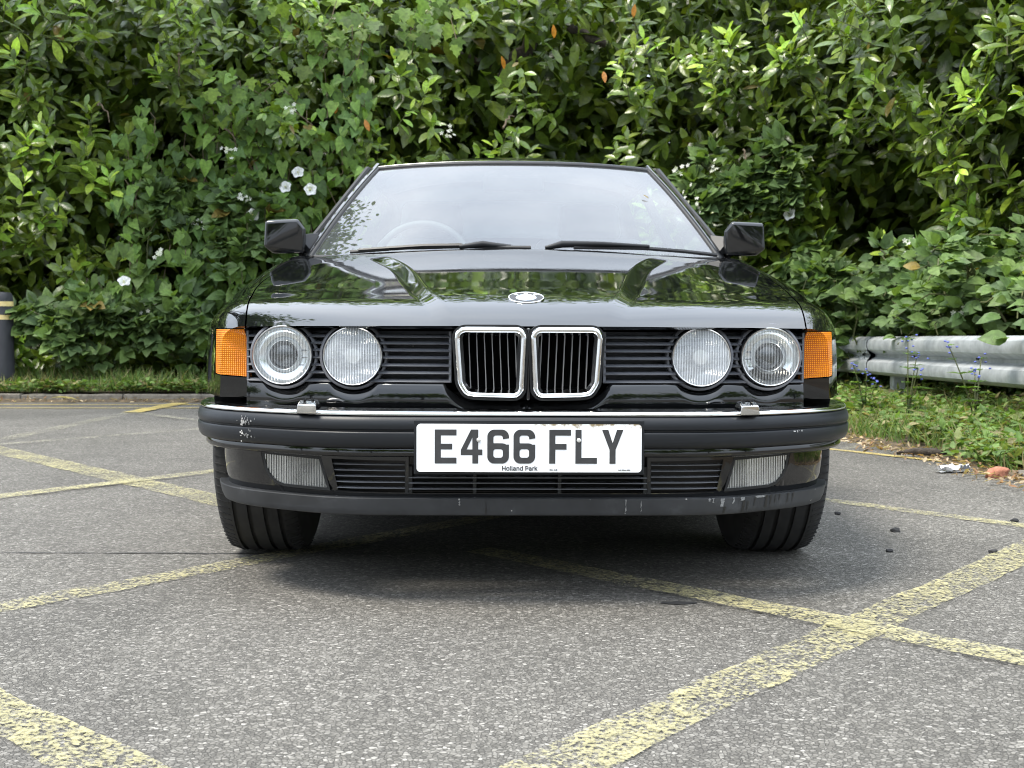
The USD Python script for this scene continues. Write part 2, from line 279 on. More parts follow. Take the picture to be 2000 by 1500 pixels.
tag(g, 'strip of soil and leaf litter behind the kerb', None, None, 'structure')
edge_y = np.linspace(-3, KY + .6, 90)
def edge_x(y): return 2.16 - .10 * np.clip((y - 5.2) / 1.7, -1, 1) - .16 * np.clip((y - 6.4) / 1.2, 0, 1) + .05 * (np.clip(5.2 - y, 0, 9))
rows = []
for y in edge_y:
    x0 = edge_x(y) + .06 * (meshkit.fbm(np.array([[y * 2.1, 0, 0]]), 4, 8)[0] - .5)
    xs = x0 + np.r_[0, .03, np.linspace(.1, 6, 40)]
    z = np.where(xs - x0 < .001, -.01, .012 + .05 * np.clip(xs - x0 - .05, 0, 1.5)) + np.clip((xs - x0) / .3, 0, 1) * verge_z(xs, np.full_like(xs, y))
    rows.append(np.c_[xs, np.full_like(xs, y), z])
bank = grid(rows); bank.faces = bank.faces[:, ::-1]
g = obj('bank', bank, 'soil', smooth=True); tag(g, 'earth bank rising from the asphalt under the crash barrier', None, None, 'structure')
# kerb: stones end to end
kerb = thing('kerb', 'low worn concrete kerb with dirt along its foot at the grass verge', 'kerb', (0, 0, 0))
x = -9.0; k = 0
while x < 2.2:
    L = .915; dz = rng.uniform(-.008, .008); dy = rng.uniform(-.008, .008)
    st = rbox(x + .004, x + L - .004, KY + dy, KY + .125 + dy, -.05, .068 + dz, .014, 8)
    t = as_tm(st.refine_to_length(.12)); t.vertices = t.vertices + (meshkit.noise(t.vertices * 14, 2)[:, None] - .5) * .010
    obj('kerb_stone', t, 'kerb_concrete', kerb, smooth=40); x += L
# dirt swept against the kerb
xs = np.linspace(-9, 2.1, 160); dirt = []
for q, w in ((0, 0), (.45, .014), (1, .022)):
    dirt.append(np.c_[xs, KY - (1 - q) * (.20 + .16 * (meshkit.fbm(np.c_[xs * 1.7, 0 * xs, 0 * xs], 4, 4) - .5)), .004 + w * (.6 + .8 * meshkit.fbm(np.c_[xs * 4, 0 * xs + q, 0 * xs], 3, 6)) - (.02 if q == 0 else 0)])
dd = grid(dirt); 
if dd.face_normals[:, 2].mean() < 0: dd.faces = dd.faces[:, ::-1]
g = obj('gutter_dirt', dd, 'soil', smooth=True); tag(g, 'brown dirt and leaf crumbs swept into the gutter', None, None, 'stuff')

# painted lines: each a thin sheet on the asphalt, two heights so that crossings do not coincide
def stripe(name, a, b, w, mat_, label, z=.004, bend=None, group='yellow hatch lines on the asphalt'):
    a, b = np.array(a, float), np.array(b, float); d = (b - a) / np.linalg.norm(b - a); n = np.array([-d[1], d[0]])
    m = max(2, int(np.linalg.norm(b - a) / .03)); t = np.linspace(0, 1, m); c = a + (b - a) * t[:, None]
    e = lambda s: .026 * (meshkit.fbm(np.c_[c * 9, np.full(m, s)], 3, 9)[:, None] - .5)
    P = [np.c_[c + n * (w / 2 + e(1)), np.full(m, z)], np.c_[c, np.full(m, z)], np.c_[c - n * (w / 2 + e(2)), np.full(m, z)]]
    t = grid(P)
    if t.face_normals[:, 2].mean() < 0: t.faces = t.faces[:, ::-1]
    tag(obj('painted_line', t, mat_, smooth=False), label, 'road marking', group)
noisy('tar_seam', [(.3, (.02, .019, .018)), (.7, (.06, .057, .052))], 90, .8, .5, .004)
stripe('seam', (-4.5, 3.66), (-.35, 3.58), .010, 'tar_seam', 'dark seam in the asphalt left of the front tyre', .002, group=None)
stripe('a', (-1.215, 2.40), (-.165, 1.42), .125, 'worn_paint', 'broad worn yellow line crossing the bottom left corner of the asphalt')
stripe('b', (-1.565, 2.45), (.135, 4.55), .105, 'worn_paint', 'worn yellow line running under the left front tyre of the car')
stripe('c', (-.365, 1.30), (2.535, 4.86), .125, 'worn_paint', 'longest bright yellow line sweeping from bottom centre to the right edge', .004)
stripe('d', (-.10, 3.62), (1.60, 1.79), .105, 'worn_paint', 'worn yellow line from the front bumper shadow across the big crossing', .008)
stripe('e', (.55, 5.50), (2.40, 3.25), .085, 'worn_paint', 'thin yellow line beside the right front tyre running to the right edge')
stripe('g', (-3.26, 7.20), (-.81, 4.32), .155, 'worn_paint', 'worn yellow line slanting down towards the left front wheel', .004)
stripe('h', (-2.45, 4.17), (.0, 7.48), .105, 'worn_paint', 'worn yellow line meeting the slanting one left of the car', .008)
stripe('i', (-3.01, 6.95), (-2.96, 9.55), .12, 'faint_paint', 'faint yellow line running back towards the kerb', .008)
stripe('i2', (-2.96, 9.55), (-2.90, 10.75), .15, 'fresh_paint', 'short fresh yellow line ending at the kerb', .008)
stripe('j', (-2.95, 6.80), (-1.2, 8.95), .095, 'faint_paint', 'faint thin yellow line behind the left headlamp side', .012)
stripe('k', (-3.05, 9.65), (-1.9, 8.28), .095, 'faint_paint', 'faint yellow line starting from the fresh one near the kerb', .012)
stripe('y1', (-9, 10.56), (1.9, 10.56), .06, 'fresh_paint', 'yellow no parking line closest to the kerb', .004)
stripe('y2', (-9, 10.13), (1.9, 10.13), .06, 'fresh_paint', 'yellow no parking line farther from the kerb', .004)
stripe('f1', (1.50, 7.05), (2.24, 5.92), .06, 'fresh_paint', 'yellow line along the foot of the right bank', .004)
stripe('f2', (1.70, 6.53), (2.20, 7.14), .06, 'faint_paint', 'short yellow line running up to the right bank', .008)

# ------------------------------------------------------------------ the car
car = thing('parked_car', 'old black saloon car with four round headlamps and chrome kidney grilles', 'car', (.038, 2.84, 0), 1.0, None, 0.25)
def tab(xs, ys): return PchipInterpolator(xs, ys, extrapolate=True)
sweep_t = tab([0, .2, .4, .6, .7, .76, .80, .85, .92, 1.1], [0, .004, .025, .065, .10, .145, .20, .28, .36, .5])
def swp(x): return sweep_t(np.minimum(np.abs(x), 1.05))
def fall(s): return np.clip(1 - np.asarray(s, float) / 1.3, 0, 1) ** 1.5
ZC = tab([0, .025, .065, .125, .185, .285, .485, .685, .885, 1.035, 1.135, 1.235, 1.335, 1.45, 1.7, 3.7, 4.0, 4.5, 4.72, 4.78], [.6685, .681, .699, .7215, .7375, .7585, .7975, .838, .878, .907, .922, .932, .939, .945, .955, .965, .975, .96, .93, .89])
ZS = tab([0, .02, .05, .1, .15, .2, .4, .58, .85, 1.165, 1.375, 1.6, 2.2, 3.6, 4.2, 4.72, 4.78], [.6655, .6755, .690, .7085, .7215, .7310, .755, .781, .817, .866, .903, .928, .935, .945, .95, .92, .88])
XS = tab([0, .25, .55, .82, 1.15, 1.37, 1.6, 2, 3.6, 4.2, 4.72, 4.78], [.70, .735, .77, .785, .772, .752, .785, .80, .80, .78, .70, .66])
XM = tab([0, .05, .12, .2, .35, .6, 1.2, 3.5, 4.2, 4.6, 4.78], [.765, .802, .838, .864, .885, .897, .906, .906, .89, .85, .78])
XCR = tab([0, .1, .25, .8, 1.1, 1.4], [.180, .195, .235, .345, .44, .52])
HB = tab([0, .04, .12, .3, .7, 1.0, 1.15, 1.28, 1.5], [.0, .0015, .005, .011, .014, .014, .008, 0, 0])
def ztop(x, s):
    x = np.abs(x); q = np.clip((x - XCR(s)) / .056, 0, 1); e = .16; st = np.where(q < e, q * q / (2 * e), np.where(q > 1 - e, 1 - e - (1 - q) ** 2 / (2 * e), q - e / 2)) / (1 - e); h = HB(s)
    return ZC(s) - h * st + (ZS(s) - ZC(s) + h) * np.clip(x / XS(s), 0, 1.2) ** 2.2 - .004 * np.clip(1 - np.abs(x) / .1, 0, 1) * 0
def half_section(s):
    xs, xm, zs, xc = float(XS(s)), float(XM(s)), float(ZS(s)), float(XCR(s))
    xx = np.r_[np.linspace(0, xc - .012, 8), np.linspace(xc - .003, xc + .059, 15), np.linspace(xc + .08, xs, 15)]
    top = np.c_[xx, ztop(xx, s)]
    zm = zs - (.040 + .085 * min(1.0, s / .35)); t = np.linspace(0, np.pi / 2, 14)[1:]
    cor = np.c_[xs + (xm - xs) * np.sin(t) ** .95, zm + (zs - zm) * np.cos(t)]
    fr = lambda q: .2 + (zm - .2) * q
    side = np.array([(xm + .006, fr(.86)), (xm + .008, fr(.72)), (xm + .010, fr(.655)), (xm + .018, fr(.645)), (xm + .018, fr(.53)), (xm + .010, fr(.52)), (xm, fr(.28)), (xm - .03, fr(.06)), (xm - .10, .2), (xm * .5, .2), (0, .2)])
    return np.vstack([top, cor, side])
def body_pt(x, s, z): return np.stack([x, .115 + s + swp(x) * fall(s) - swp(np.abs(x) * .9) * .5 * np.clip((s - 4.0) / .78, 0, 1) ** 2, z], -1)
S = np.r_[np.linspace(0, .3, 16), np.linspace(.33, 1.5, 40), np.linspace(1.6, 4.0, 22), np.linspace(4.1, 4.7, 10), 4.76, 4.78]
rings = []
for s in S:
    h = half_section(s); full = np.vstack([h, (h * [-1, 1])[1:-1][::-1]]); rings.append(body_pt(full[:, 0], np.full(len(full), s), full[:, 1]))
solid = mani(loft(rings))
if solid.is_empty(): raise ValueError('body not manifold')
ss = np.linspace(0, 1.33, 24); ex = XS(ss) - .004; ey = .115 + ss + swp(ex) * fall(ss)
plan = sg.Polygon([(-.70, -.2)] + [(-a, b) for a, b in zip(ex, ey)] + [(-.6, ey[-1] + .005), (-.3, 1.478), (0, 1.470), (.3, 1.478), (.6, ey[-1] + .005)] + [(a, b) for a, b in zip(ex[::-1], ey[::-1])] + [(.70, -.2)])
inner, outer = plan.buffer(-.0018), plan.buffer(.0022)
hood_prism = prism_xy(list(inner.exterior.coords)[:-1], .662, 1.3); hole = prism_xy(list(outer.exterior.coords)[:-1], .600, 1.3)
IND = [(.7045, .6575), (.692, .5385), (.797, .5455), (.799, .6575)]
ind_in = prism_xz(IND, -.1, .52); ind_out = prism_xz([(.7020, .6605), (.6895, .5355), (.7995, .5425), (.8015, .6605)], -.1, .523)
bonnet = solid ^ hood_prism
body = solid - hole - box(-.7015, .7015, -.5, .36, .1, .6618) - box(-1.2, 1.2, -.5, .535, 0, .4868)
for s in (-1, 1):
    body -= both(ind_out, s)
    for wy in (.84, 3.673): body -= cyl_x(.368, s * .98 if s < 0 else .52, -.52 if s < 0 else .98, wy, .325)
    for sy in (1.72, 2.78, 3.60): body -= box(s * .93 - .05, s * .93 + .05, sy, sy + .005, .24, 1.0)
body -= box(-.70, .70, 1.78, 4.0, .34, 1.2)
body -= box(-.735, .735, 1.49, 1.80, .880, 1.2)
obj('body_shell', body, 'car_paint', car, 28)
bn = obj('bonnet', bonnet, 'car_paint', car, 28)
obj('engine_bay', cat(box(-.66, .66, .36, 1.45, .50, .60), box(-.72, .72, .345, .36, .21, .655)), 'dark_void', car, False)
for s in (-1, 1):
    lens = both((solid ^ ind_in), s)
    o = obj('indicator', lens, 'amber', car, 30)
    obj('indicator_housing', both(as_tm((solid.translate((0, .012, 0)) ^ ind_out) - box(-2, 2, -1, .20, 0, 2)), s), 'dark_void', car, False)
# cowl panel and scuttle
obj('cowl_panel', cat(box(-.73, .73, 1.492, 1.80, .868, .8795)), 'black_plastic', car, 30)

# nose: grille backing, slats, front panel
ynose = lambda x: .115 + swp(x)
obj('grille_backing', cat(box(-.70, .70, .338, .344, .45, .66)), 'dark_void', car, False)
for s in (-1, 1):
    gp = obj('side_grille', both(box(.186, .192, ynose(.19) + .045, .335, .53, .655) + box(.186, .6995, .30, .336, .53, .655) + box(.695, .700, ynose(.70) + .03, .335, .53, .655), s), 'slat_plastic', car, 30, label='black louvred grille panel with seven slats round two headlamps')
    for zz in (.6435, .6265, .6090, .5910, .5725, .5540, .5335):
        P = []
        for xx in np.linspace(.189, .699, 14):
            y = ynose(xx) + .030 + .012 * (1 - (xx - .19) / .5); P.append([(xx, y + .004, zz - .0045), (xx, y, zz - .0025), (xx, y + .001, zz - .0008), (xx, y + .010, zz + .0035), (xx, y + .045, zz + .0048), (xx, y + .045, zz - .004)])
        obj('slat', both(loft(P), s), 'slat_plastic', gp, 40)
LAMPS = [('inner', .4265, .5945, .163, .0690), ('outer', .6000, .5955, .180, .0690)]
def panel_top(x):
    x = abs(x); z = .529
    for _, cx, cz, _, _ in LAMPS:
        R = .0885
        if abs(x - cx) < R: z = min(z, cz - math.sqrt(R * R - (x - cx) ** 2))
    if x < .205: z = min(z, .487 + .042 * max(0, (x - .150) / .055) ** 1.5 if x > .15 else .487)
    return z
P = []
for xx in np.linspace(-.7005, .7005, 261):
    zt, y = panel_top(xx), float(ynose(xx)) + .040
    P.append([(xx, y + .03, zt), (xx, y + .004, zt), (xx, y - .0005, zt - .0012), (xx, y - .004, zt - .007), (xx, y - .0075, min(zt - .016, .505)), (xx, y - .0095, min(zt - .024, .490)), (xx, y - .009, .462), (xx, y + .002, .440), (xx, y + .03, .440)])
obj('front_panel', loft(P), 'car_paint', car, 60)

def disc(r, x, y, z, bulge=0.0, rings=5, seg=48):
    return lathe_y([(max(r * k / rings, 1e-4), y - bulge * (1 - (k / rings) ** 2)) for k in range(rings + 1)], x, z, seg)
for s in (-1, 1):
    for kind, cx, cz, y0, r in LAMPS:
        cx_ = s * cx
        lab = ('outer round headlamp with a dark projector eye' if kind == 'outer' else 'inner round headlamp with fluted glass') + (' in the left pair' if s < 0 else ' in the right pair')
        h = obj('headlamp', lathe_y([(.0850, y0 + .060), (.0848, y0 + .030), (.0835, y0 + .0235), (.0810, y0 + .0205), (.0775, y0 + .0195), (.0755, y0 + .0225), (.0748, y0 + .060), (.0850, y0 + .060)], cx_, cz), 'ring_plastic', car, 40, label=lab)
        obj('lamp_can', lathe_y([(.0735, y0 + .13), (.0735, y0 + .004), (.0725, y0), (.0705, y0 - .001)], cx_, cz), 'black_plastic', h, 40)
        obj('lamp_rim', lathe_y([(.0730, y0 + .004), (.0728, y0 - .001), (.0712, y0 - .0038), (.0690, y0 - .0025), (.0672, y0 + .006), (.0730, y0 + .008)], cx_, cz), 'lamp_rim', h, 40)
        obj('lamp_glass', disc(.0688, cx_, y0 + .001, cz, .007), 'lens_inner' if kind == 'inner' else 'lens_outer', h, True)
        if kind == 'inner':
            obj('reflector', lathe_y([(.0687, y0 + .006), (.060, y0 + .022), (.046, y0 + .036), (.030, y0 + .045), (.012, y0 + .049), (.0005, y0 + .049)], cx_, cz), 'reflector', h, 60)
            obj('bulb_shield', lathe_y([(.0005, y0 + .010), (.018, y0 + .011), (.021, y0 + .016), (.017, y0 + .040)], cx_, cz, 24), 'lamp_rim', h, 40)
        else:
            obj('reflector', lathe_y([(.0687, y0 + .005), (.064, y0 + .016), (.056, y0 + .022), (.046, y0 + .025), (.040, y0 + .020), (.036, y0 + .016), (.0335, y0 + .018), (.032, y0 + .030)], cx_, cz), 'lamp_shell', h, 50)
            obj('projector_eye', disc(.0325, cx_, y0 + .030, cz + .002, .014, 6, 32), 'eye_glass', h, True)
            if s > 0:
                a = np.linspace(-.9, .9, 14)
                q = [(cx_ + .060 * math.sin(k), cz - .060 * math.cos(k) * .92) for k in a] + [(cx_ + .043 * math.sin(k), cz - .043 * math.cos(k)) for k in a[::-1]]
                obj('mask', prism_xz(q, y0 + .012, y0 + .018), 'black_plastic', h, 30)
# kidney grilles
def kid_outline(s):
    q = sg.Polygon([(-.1795, .6640), (-.1500, .6675), (-.0045, .6675), (-.0035, .640), (-.0095, .500), (-.030, .4950), (-.125, .4970), (-.1520, .5010), (-.1700, .530)])
    q = q.buffer(-.027, join_style=1).buffer(.027, join_style=1, quad_segs=16)
    return q if s < 0 else affinity.scale(q, -1, 1, origin=(0, 0))
def resample(poly, n):
    e = poly.exterior; return np.array([e.interpolate(t, normalized=True).coords[0] for t in np.arange(n) / n])
for s in (-1, 1):
    q = kid_outline(s); o0 = resample(q, 140); ce = np.array(q.centroid.coords[0])
    tn = np.roll(o0, -1, 0) - np.roll(o0, 1, 0); tn /= np.linalg.norm(tn, axis=1, keepdims=True); nn = np.stack([tn[:, 1], -tn[:, 0]], 1)
    if ((o0 - ce) * nn).sum(1).mean() > 0: nn = -nn
    for _ in range(3): nn = (np.roll(nn, 1, 0) + nn + np.roll(nn, -1, 0)); nn /= np.linalg.norm(nn, axis=1, keepdims=True)
    prof = [(-.002, .125), (0, .078), (.0015, .071), (.005, .066), (.0085, .065), (.0135, .067), (.0160, .073), (.0172, .079), (.0205, .082), (.0215, .088), (.0215, .130)]
    R = np.stack([np.c_[(o0 + nn * d)[:, 0], np.full(140, y), (o0 + nn * d)[:, 1]] for d, y in prof])
    t = grid(R, close_u=True, close_v=True)
    if t.volume < 0: t.faces = t.faces[:, ::-1]
    kd = obj('kidney_grille', t, 'chrome', car, 60, label='chrome framed kidney grille, ' + ('left' if s < 0 else 'right') + ' of the pair')
    hs = q.buffer(.0042, join_style=1); R2 = [np.c_[resample(hs, 80)[:, 0], np.full(80, y), resample(hs, 80)[:, 1]] for y in (.080, .335)]
    hin = q.buffer(-.014); R3 = [np.c_[resample(hin, 80)[:, 0], np.full(80, y), resample(hin, 80)[:, 1]] for y in (.06, .36)]
    obj('grille_surround', mani(loft(R2)) - mani(loft(R3)), 'black_plastic', kd, 40)
    for k in range(7):
        top = s * (-.0195 + .0) + 0; xt = -.0310 - k * .0184; 
        x0, x1 = (xt - .001, xt + .002) if k > 4 else (xt, xt)
        lo, hi = .511, .652
        P = [[(a, b, z) for a, b in ((s * -1 * (xx - .0012), .088), (s * -1 * (xx + .0012), .088), (s * -1 * (xx + .0012), .110), (s * -1 * (xx - .0012), .110))] for xx, z in ((xt + .0045, lo), (xt - .001, hi))]
        obj('grille_bar', mir(loft(P)) if False else loft(P), 'bar_metal', kd, False)
obj('kidney_centre', rbox(-.0052, .0052, .084, .30, .492, .664, .004), 'car_paint', car, 40)

# bumper
half = np.array([(0, 0), (.2, .0005), (.38, .004), (.50, .030), (.603, .085), (.718, .165), (.783, .235), (.828, .32), (.856, .43), (.868, .55)])
ch = np.r_[0, np.cumsum(np.linalg.norm(np.diff(half, axis=0), axis=1))]; fx, fy = PchipInterpolator(ch, half[:, 0]), PchipInterpolator(ch, half[:, 1]); u = np.linspace(0, ch[-1], 60)
hp = np.c_[fx(u), fy(u)]; hp[:, 1] = np.convolve(np.r_[hp[0, 1], hp[0, 1], hp[:, 1], hp[-1, 1] , hp[-1, 1]], np.ones(5) / 5, 'valid'); PATH = np.vstack([(hp * [-1, 1])[::-1][:-1], hp])
bp = obj('bumper', sweep_plan(PATH, [(-.05, .461), (-.014, .461), (-.003, .4595), (.003, .455), (.0062, .448), (.0082, .440), (.0078, .431), (.0055, .4275), (.0015, .4265), (.0015, .4240), (.0055, .4225), (.0078, .419), (.0078, .405), (.0055, .394), (.0005, .3865), (-.008, .3830), (-.05, .382)]), 'bumper_rubber', car, 45)
obj('chrome_strip', sweep_plan(PATH, [(-.100, .4715), (-.070, .4708), (-.030, .4710), (-.0065, .4708), (-.0015, .4690), (.0010, .4650), (.0005, .4610), (-.015, .4600), (-.100, .4600)]), 'chrome', bp, 60)
obj('lower_trim', sweep_plan(PATH, [(-.06, .3815), (-.013, .3815), (-.011, .372), (-.0125, .366), (-.018, .3625), (-.06, .361)]), 'car_paint', bp, 45)
for s in (-1, 1):                                            # trim joints, washer jets
    obj('trim_clip', both(hull_pts([(.688, .150, .4685), (.700, .158, .4685), (.696, .185, .4705), (.684, .178, .4705), (.686, .146, .4615), (.699, .155, .4615)], .0018, 8), s), 'chrome', bp, 30)
    wj = obj('washer_jet', both(hull_pts([(.497, .018, .466), (.540, .036, .466), (.499, .016, .481), (.537, .033, .481), (.500, .040, .4875), (.536, .056, .4875), (.500, .066, .489), (.536, .078, .489), (.497, .085, .474), (.540, .10, .474)], .004, 10), s), 'chrome', car, 40)
    for q in (.508, .528): obj('nozzle', both(cyl_y(.0035, .045, .062, q, .4955, 12), s), 'black_plastic', wj, 30)
def hp_at(x): return float(np.interp(abs(x), hp[:, 0], hp[:, 1]))
obj('plate_holder', rbox(-.2670, .2670, -.0072, .03, .3245, .4520, .003), 'bumper_rubber', bp, 30)
# number plate
pl = obj('number_plate', prism_xz(list(sg.box(-.2600, .3315, .2600, .4425).buffer(-.009).buffer(.009).exterior.coords)[:-1], -.0130, -.0092), 'plate_white', car, 30)
def glyphs():
    w, h, t = .0500, .0785, .0140
    B = lambda x0, y0, x1, y1: sg.box(x0, y0, x1, y1)
    E = B(0, 0, t, h).union(B(0, h - .0135, w, h)).union(B(0, .0325, .040, .0455)).union(B(0, 0, w, .0135))
    F = B(0, 0, t, h).union(B(0, h - .0135, w, h)).union(B(0, .0325, .040, .0455))
    L = B(0, 0, t, h).union(B(0, 0, w, .0135))
    Y = sg.Polygon([(0, h), (.0145, h), (.0245, .0475), (.0345, h), (.0490, h), (.0315, .0325), (.0315, 0), (.0175, 0), (.0175, .0325)])
    four = sg.Polygon([(.0235, h), (.0400, h), (.0400, .0325), (.0495, .0325), (.0495, .0195), (.0400, .0195), (.0400, 0), (.0265, 0), (.0265, .0195), (0, .0195), (0, .0315)]).difference(sg.Polygon([(.0265, .0325), (.0265, .0600), (.0135, .0325)]))
    ro = lambda g, r: g.buffer(-r).buffer(r, quad_segs=10)
    six = ro(B(0, 0, w, h), .0165).difference(ro(B(.0140, .0135, .0360, .0335), .006)).difference(ro(B(.0140, .0445, .0360, .0650), .006)).difference(B(.030, .0445, .060, .0560)).difference(sg.Polygon([(.0340, .0560), (.060, .0600), (.060, .0440), (.034, .0440)]))
    six = six.union(ro(B(0, 0, w, .0470), .0160)).difference(ro(B(.0140, .0135, .0360, .0335), .006))
    return dict(zip('EFLY46', (E, F, L, Y, four, six)))
G = glyphs()
def flat_shape(g, x, z, y0, y1):
    out = []
    for q in getattr(g, 'geoms', [g]):
        t = trimesh.creation.extrude_polygon(q, y1 - y0, engine='earcut'); v = t.vertices.copy(); t.vertices = np.c_[v[:, 0] + x, y1 - v[:, 2], v[:, 1] + z]
        t.fix_normals(); out.append(t)
    return cat(*out)
for c, x in zip('E466FLY', (-.2180, -.1580, -.0970, -.0365, .0460, .1065, .1680)):
    obj('plate_letter', flat_shape(G[c], x, .3515, -.0138, -.0128), 'plate_black', pl, False)
def text(parent, s, x, z, h, y, m='plate_black', bold=True):
    t = meshkit.text_mesh(s, h, .0008, bold); v = t.vertices.copy(); t.vertices = np.c_[v[:, 0] + x, y - v[:, 2], v[:, 1] + z]; obj('plate_text', t, m, parent, False); return t.bounds[1, 0]
e = text(pl, 'Holland Park', -.0640, .3355, .0100, -.0130)
text(pl, 'W11 4UE', .0465, .3355, .0030, -.0130); text(pl, 'AAF 85ms HSA', .2060, .3355, .0028, -.0130)
for sx, sz in ((-.1170, .4060), (.1145, .4055)):
    obj('plate_screw', as_tm(Manifold.sphere(.0052, 16).scale((1, .55, 1)).translate((sx, -.0136, sz))), 'screw', pl, True)

# valance, fog lamps, lower grille, lip
VP = []
for (x, y), (x2, y2) in zip(PATH, np.gradient(PATH, axis=0)):
    n = np.array([y2, -x2]) / math.hypot(x2, y2); VP.append((x - n[0] * .058, y - n[1] * .058))
VP = np.array(VP)
FOG = [(-.652, .356), (-.497, .352), (-.4755, .2785), (-.592, .2805), (-.613, .2865), (-.630, .3000), (-.641, .3180)]
val = mani(sweep_plan(VP, [(-.022, .365), (.0, .365), (.0, .330), (-.004, .290), (-.010, .272), (-.012, .255), (-.034, .255), (-.026, .290), (-.022, .330)]))
def scale_poly(p, d): return list(sg.Polygon(p).buffer(d, join_style=2).exterior.coords)[:-1]
for s in (-1, 1):
    val -= both(prism_xz(scale_poly(FOG, .004), -.2, .5), s); val -= both(prism_xz([(-.468, .352), (-.290, .349), (-.290, .272), (-.452, .276)], -.2, .5), s)
val -= box(-.283, .283, -.2, .3, .271, .40)
obj('valance', val, 'car_paint', car, 40)
for s in (-1, 1):
    f = FOG; vy = lambda x: float(np.interp(abs(x), VP[len(VP) // 2:, 0], VP[len(VP) // 2:, 1]))
    fp = sg.Polygon(f); bz = fp.buffer(.0035, join_style=2).difference(fp.buffer(-.003, join_style=2))
    def wrap(t, off):
        t = as_tm(t).copy(); v = t.vertices.copy(); v[:, 1] += np.interp(np.abs(v[:, 0]), VP[len(VP) // 2:, 0], VP[len(VP) // 2:, 1]) + off; t.vertices = v; return t
    def solidp(g, d0, d1): return mani(flat_shape(g, 0, 0, d0, d1)).refine_to_length(.02)
    fo = obj('fog_lamp', both(wrap(solidp(bz, -.001, .02), .002), s), 'black_plastic', car, 30)
    obj('fog_glass', both(wrap(solidp(fp, .0, .002), .004), s), 'lens_fog', fo, 30)
    obj('fog_reflector', both(wrap(solidp(fp, .035, .037), .004), s), 'fog_back', fo, 30)
    obj('fog_bulb', both(wrap(solidp(sg.box(-.590, .312, -.528, .336), .020, .030), .004), s), 'black_plastic', fo, 30)
    lg = obj('lower_grille', both(wrap(solidp(sg.box(-.292, .271, -.284, .352), -.001, .05), .004), s), 'black_plastic', car, 30)
    for zz in (.339, .325, .311, .297, .283):
        obj('grille_slat', both(wrap(solidp(sg.box(-.472 + .02 * (.352 - zz) / .08, zz - .0012, -.288, zz + .0012), 0, .03), .006), s), 'slat_plastic', lg, False)
cg = obj('centre_grille', box(-.283, .283, .110, .116, .271, .335), 'dark_void', car, False)
for a in (-.279, -.127, .075, .279): obj('upright', box(a - .004, a + .004, .066, .112, .2712, .3348), 'black_plastic', cg, False)
for zz in (.309, .296, .282): obj('grille_slat', box(-.283, .283, .062, .095, zz - .0012, zz + .0012), 'slat_plastic', cg, False)
obj('valance_backing', cat(box(-.70, .70, .36, .37, .20, .48), box(-.60, .60, .16, .17, .262, .37)), 'dark_void', car, False)
lip = sweep_plan(VP[6:-6], [(-.02, .2625), (.010, .2620), (.0115, .2600), (.006, .2350), (.0, .2215), (-.006, .2185), (-.02, .2185)])
lp = obj('lip_spoiler', lip, 'lip_plastic', car, 40)
def lip_pt(x, z, o=.0012):
    i = np.interp(x, VP[:, 0], np.arange(len(VP))); k = int(np.clip(i, 1, len(VP) - 2)); d = VP[k + 1] - VP[k - 1]; n = np.array([d[1], -d[0]]) / np.linalg.norm(d)
    off = float(np.interp(z, [.2215, .2350, .2600], [.0, .006, .0115])) + o
    return np.array([x + n[0] * off, float(np.interp(x, VP[:, 0], VP[:, 1])) + n[1] * off, z])
def drip(x, z0, z1, w, m):
    zz = np.linspace(z0, z1, 9); r = np.random.default_rng(int(abs(x) * 1e4)); L = [lip_pt(x - w * (.5 + .5 * r.random()) * (1 - .35 * i / 8) + .001 * r.normal(), z) for i, z in enumerate(zz)]; Rr = [lip_pt(x + w * (.5 + .5 * r.random()) * (1 - .35 * i / 8) + .001 * r.normal(), z) for i, z in enumerate(zz)]
    t = grid([L, Rr]); 
    if t.face_normals[:, 1].mean() > 0: t.faces = t.faces[:, ::-1]
    obj('peeling_paint', t, m, lp, False)
for x, a, b, w, m in ((.231, .260, .224, .0028, 'scuff_grey'), (.268, .258, .224, .0016, 'scuff_grey'), (-.162, .259, .244, .0014, 'scuff_grey'), (-.100, .262, .222, .0012, 'bare_black'), (.462, .260, .240, .006, 'scuff_grey'), (.468, .240, .224, .0045, 'bare_black'), (.430, .261, .254, .004, 'scuff_grey'), (.440, .261, .250, .002, 'scuff_grey'),
                      (.512, .2605, .252, .007, 'scuff_grey'), (.517, .252, .226, .0055, 'bare_black'), (.527, .250, .228, .003, 'bare_black'), (.545, .260, .236, .0018, 'bare_black'), (.578, .261, .230, .0065, 'bare_black'), (.590, .261, .232, .003, 'bare_black'), (.603, .260, .240, .002, 'bare_black'), (.615, .261, .246, .002, 'bare_black'), (.640, .261, .238, .0022, 'bare_black'), (.655, .261, .240, .0022, 'bare_black'), (.489, .261, .246, .003, 'scuff_grey'), (.560, .2612, .256, .02, 'scuff_grey')):
    drip(x, a, b, w, m)
